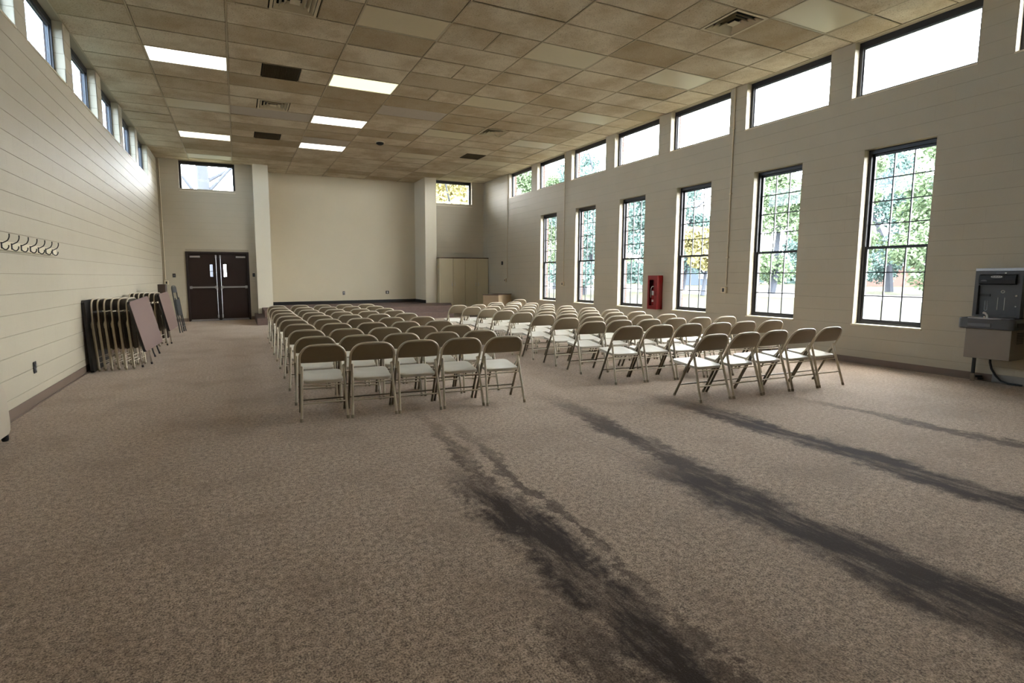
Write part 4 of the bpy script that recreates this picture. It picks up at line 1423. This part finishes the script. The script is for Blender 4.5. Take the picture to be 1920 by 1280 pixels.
def leaf_cloud(name, centres, n, size, m, parent, flat=0.8):
    k = len(centres)
    idx = rng.integers(0, k, n)
    c = np.array([q[:3] for q in centres])[idx]
    rad = np.array([q[3] for q in centres])[idx][:, None]
    d = rng.normal(size=(n, 3))
    d /= np.linalg.norm(d, axis=1)[:, None]
    p = c + d * rad * (rng.random((n, 1)) ** 0.45) * np.array([1, 1, flat])
    a = rng.normal(size=(n, 3)); a /= np.linalg.norm(a, axis=1)[:, None]
    b = np.cross(a, rng.normal(size=(n, 3))); b /= np.linalg.norm(b, axis=1)[:, None]
    s = size * (0.6 + 0.8 * rng.random((n, 1)))
    v = np.stack([p - a * s, p + b * s * 0.55, p + a * s, p - b * s * 0.55], 1).reshape(-1, 3)
    me = bpy.data.meshes.new(name)
    me.vertices.add(4 * n)
    me.vertices.foreach_set('co', v.ravel())
    me.loops.add(4 * n)
    me.loops.foreach_set('vertex_index', np.arange(4 * n, dtype=np.int32))
    me.polygons.add(n)
    me.polygons.foreach_set('loop_start', np.arange(0, 4 * n, 4, dtype=np.int32))
    me.polygons.foreach_set('loop_total', np.full(n, 4, dtype=np.int32))
    me.update(calc_edges=True)
    me.materials.append(M[m])
    o = link(name, me, parent)
    o['kind'] = 'stuff'
    return o


def branch(mb, p, d, L, r, depth, tips):
    pts, rs = [tuple(p)], [r]
    q = Vector(p)
    dd = Vector(d).normalized()
    for k in range(4):
        dd = (dd + Vector((random.uniform(-.18, .18), random.uniform(-.18, .18), random.uniform(-.08, .16)))).normalized()
        q = q + dd * L / 4
        pts.append(tuple(q))
        rs.append(r * (1 - 0.15 * (k + 1)))
    mb.tube(pts, rs, 7 if depth > 1 else 5)
    if depth == 0:
        tips.append(tuple(q))
        return
    for k in range(3 if depth > 1 else 2):
        t = random.uniform(0.45, 1.0)
        i = min(3, int(t * 4))
        b = Vector(pts[i + 1])
        nd = (dd + Vector((random.uniform(-1, 1), random.uniform(-1, 1), random.uniform(-0.2, 0.6)))).normalized()
        branch(mb, b, nd, L * random.uniform(0.55, 0.8), rs[i + 1] * 0.6, depth - 1, tips)


def tree(x, y, H, m, label, spread=3.6, n=14000, base=0.13, size=0.145, sparse=False):
    e = thing('tree', label, 'tree', (x, y, ZG), group='trees outside the windows')
    mb = MB()
    tips = []
    branch(mb, (0, 0, 0), (0, 0, 1), H * 0.62, H * 0.022 + 0.05, 2, tips)
    obj('trunk', mb, M['bark'], e, 40)
    cs = []
    for k in range(15):
        a = random.uniform(0, 6.28)
        rr = spread * random.uniform(0.1, 0.75)
        z = H * random.uniform(base, 0.88)
        cs.append((rr * math.cos(a), rr * math.sin(a), z, spread * random.uniform(0.4, 0.62)))
    cs.append((0, 0, H * 0.88, spread * 0.4))
    leaf_cloud('foliage', cs, n, size, m, e)


tl = [(31, 52, 13, 'leafg'), (34.5, 60, 14, 'leafg'), (37.5, 43.5, 12, 'leafb'), (41, 70, 16, 'leafg'), (44.0, 51, 13, 'leafb'),
      (47.5, 60, 14, 'leafb'), (49.5, 43.5, 5.2, 'leafy'), (52.5, 70, 15, 'leafb'), (55.5, 49, 11, 'leafg'), (58.2, 73, 16, 'leafb'), (61.0, 52, 12, 'leafg'),
      (64.2, 60, 13, 'leafb'), (66.8, 50, 12, 'leafg'), (70, 60, 13, 'leafg')]
for i, (an, D, H, m) in enumerate(tl):
    col = {'leafg': 'green', 'leafb': 'blue green', 'leafy': 'low yellow'}[m]
    tree(D * math.sin(R(an)), D * math.cos(R(an)), H, m, 'leafy %s tree beyond the road, %s from the left through right windows' % (col, ('thirteenth', 'fourteenth', 'fifteenth', 'sixteenth', 'seventeenth')[i - 12] if i > 11 else ORD[i]), spread=2.9 if m != 'leafy' else 2.0, base=0.13 if m != 'leafy' else 0.52)
tree(12.6, 29.5, 9.5, 'leafy', 'yellow autumn tree outside the window above the cabinet', 3.6, 9000, 0.3, 0.16)
tree(15.4, 36, 10.5, 'leafo', 'orange autumn tree behind the yellow one', 3.6, 8000, 0.3, 0.18)
e = thing('hedge', 'long distant blue green tree line behind the houses', 'hedge', (0, 0, ZG))
leaf_cloud('foliage', [(103 * math.sin(R(q)), 103 * math.cos(R(q)), random.uniform(1.2, 4.2), 3.0) for q in np.arange(26, 74, 1.2)], 16000, 0.45, 'leafb', e)
# bare tree behind the window above the double door
e = thing('tree', 'thick bare tree with spreading branches outside the window above the door', 'tree', (-1.45, 29, ZG))
mb = MB()
tips = []
mb.tube([(0, 0, 0), (0.05, 0, 3), (0.1, 0, 6), (0.05, 0, 9)], [0.42, 0.36, 0.3, 0.24], 9)
for z, dx, L in ((4.4, -1.0, 3.2), (5.4, -0.9, 2.6), (5.6, 1.0, 3.2), (6.3, 1.0, 3.0), (6.9, -0.8, 2.8), (7.4, 0.9, 2.6)):
    branch(mb, (0.08, 0, z), (dx, random.uniform(-.2, .2), 0.9), L, 0.11 if z != 4.4 else 0.2, 2, tips)
obj('trunk', mb, M['bark'], e, 40)
leaf_cloud('foliage', [(q[0], q[1], q[2], 0.5) for q in tips[:14]], 260, 0.07, 'leafg', e)


def house(x, y, rz, w, dpt, h, m, label):
    e = thing('house', label, 'house', (x, y, ZG), rz)
    obj('house_wall', MB().box(-w / 2, w / 2, 0, dpt, 0, h), M[m], e, 0)
    rm = MB().prism([(-0.4, h), (dpt + 0.4, h), (dpt / 2, h + 1.6)], 'x', -w / 2 - 0.3, w / 2 + 0.3)
    obj('roof', rm, M['roof'], e, 0)
    for k in range(3):
        a = -w / 2 + w * (k + 0.5) / 3
        wf = obj('window', MB().box(a - 0.6, a + 0.6, -0.05, 0.02, 1.0, 2.2), M['white'], e, 0)
        obj('pane', MB().box(a - 0.5, a + 0.5, -0.07, -0.05, 1.1, 2.1), M['grey2'], wf, 0)


house(86 * math.sin(R(63)), 86 * math.cos(R(63)), R(-63), 13, 7, 2.6, 'housewall', 'low pinkish brick house beyond the road behind trees')
house(86 * math.sin(R(49.5)), 86 * math.cos(R(49.5)), R(-50), 15, 7, 3.4, 'houseblue', 'low blue grey house beyond the road behind trees')
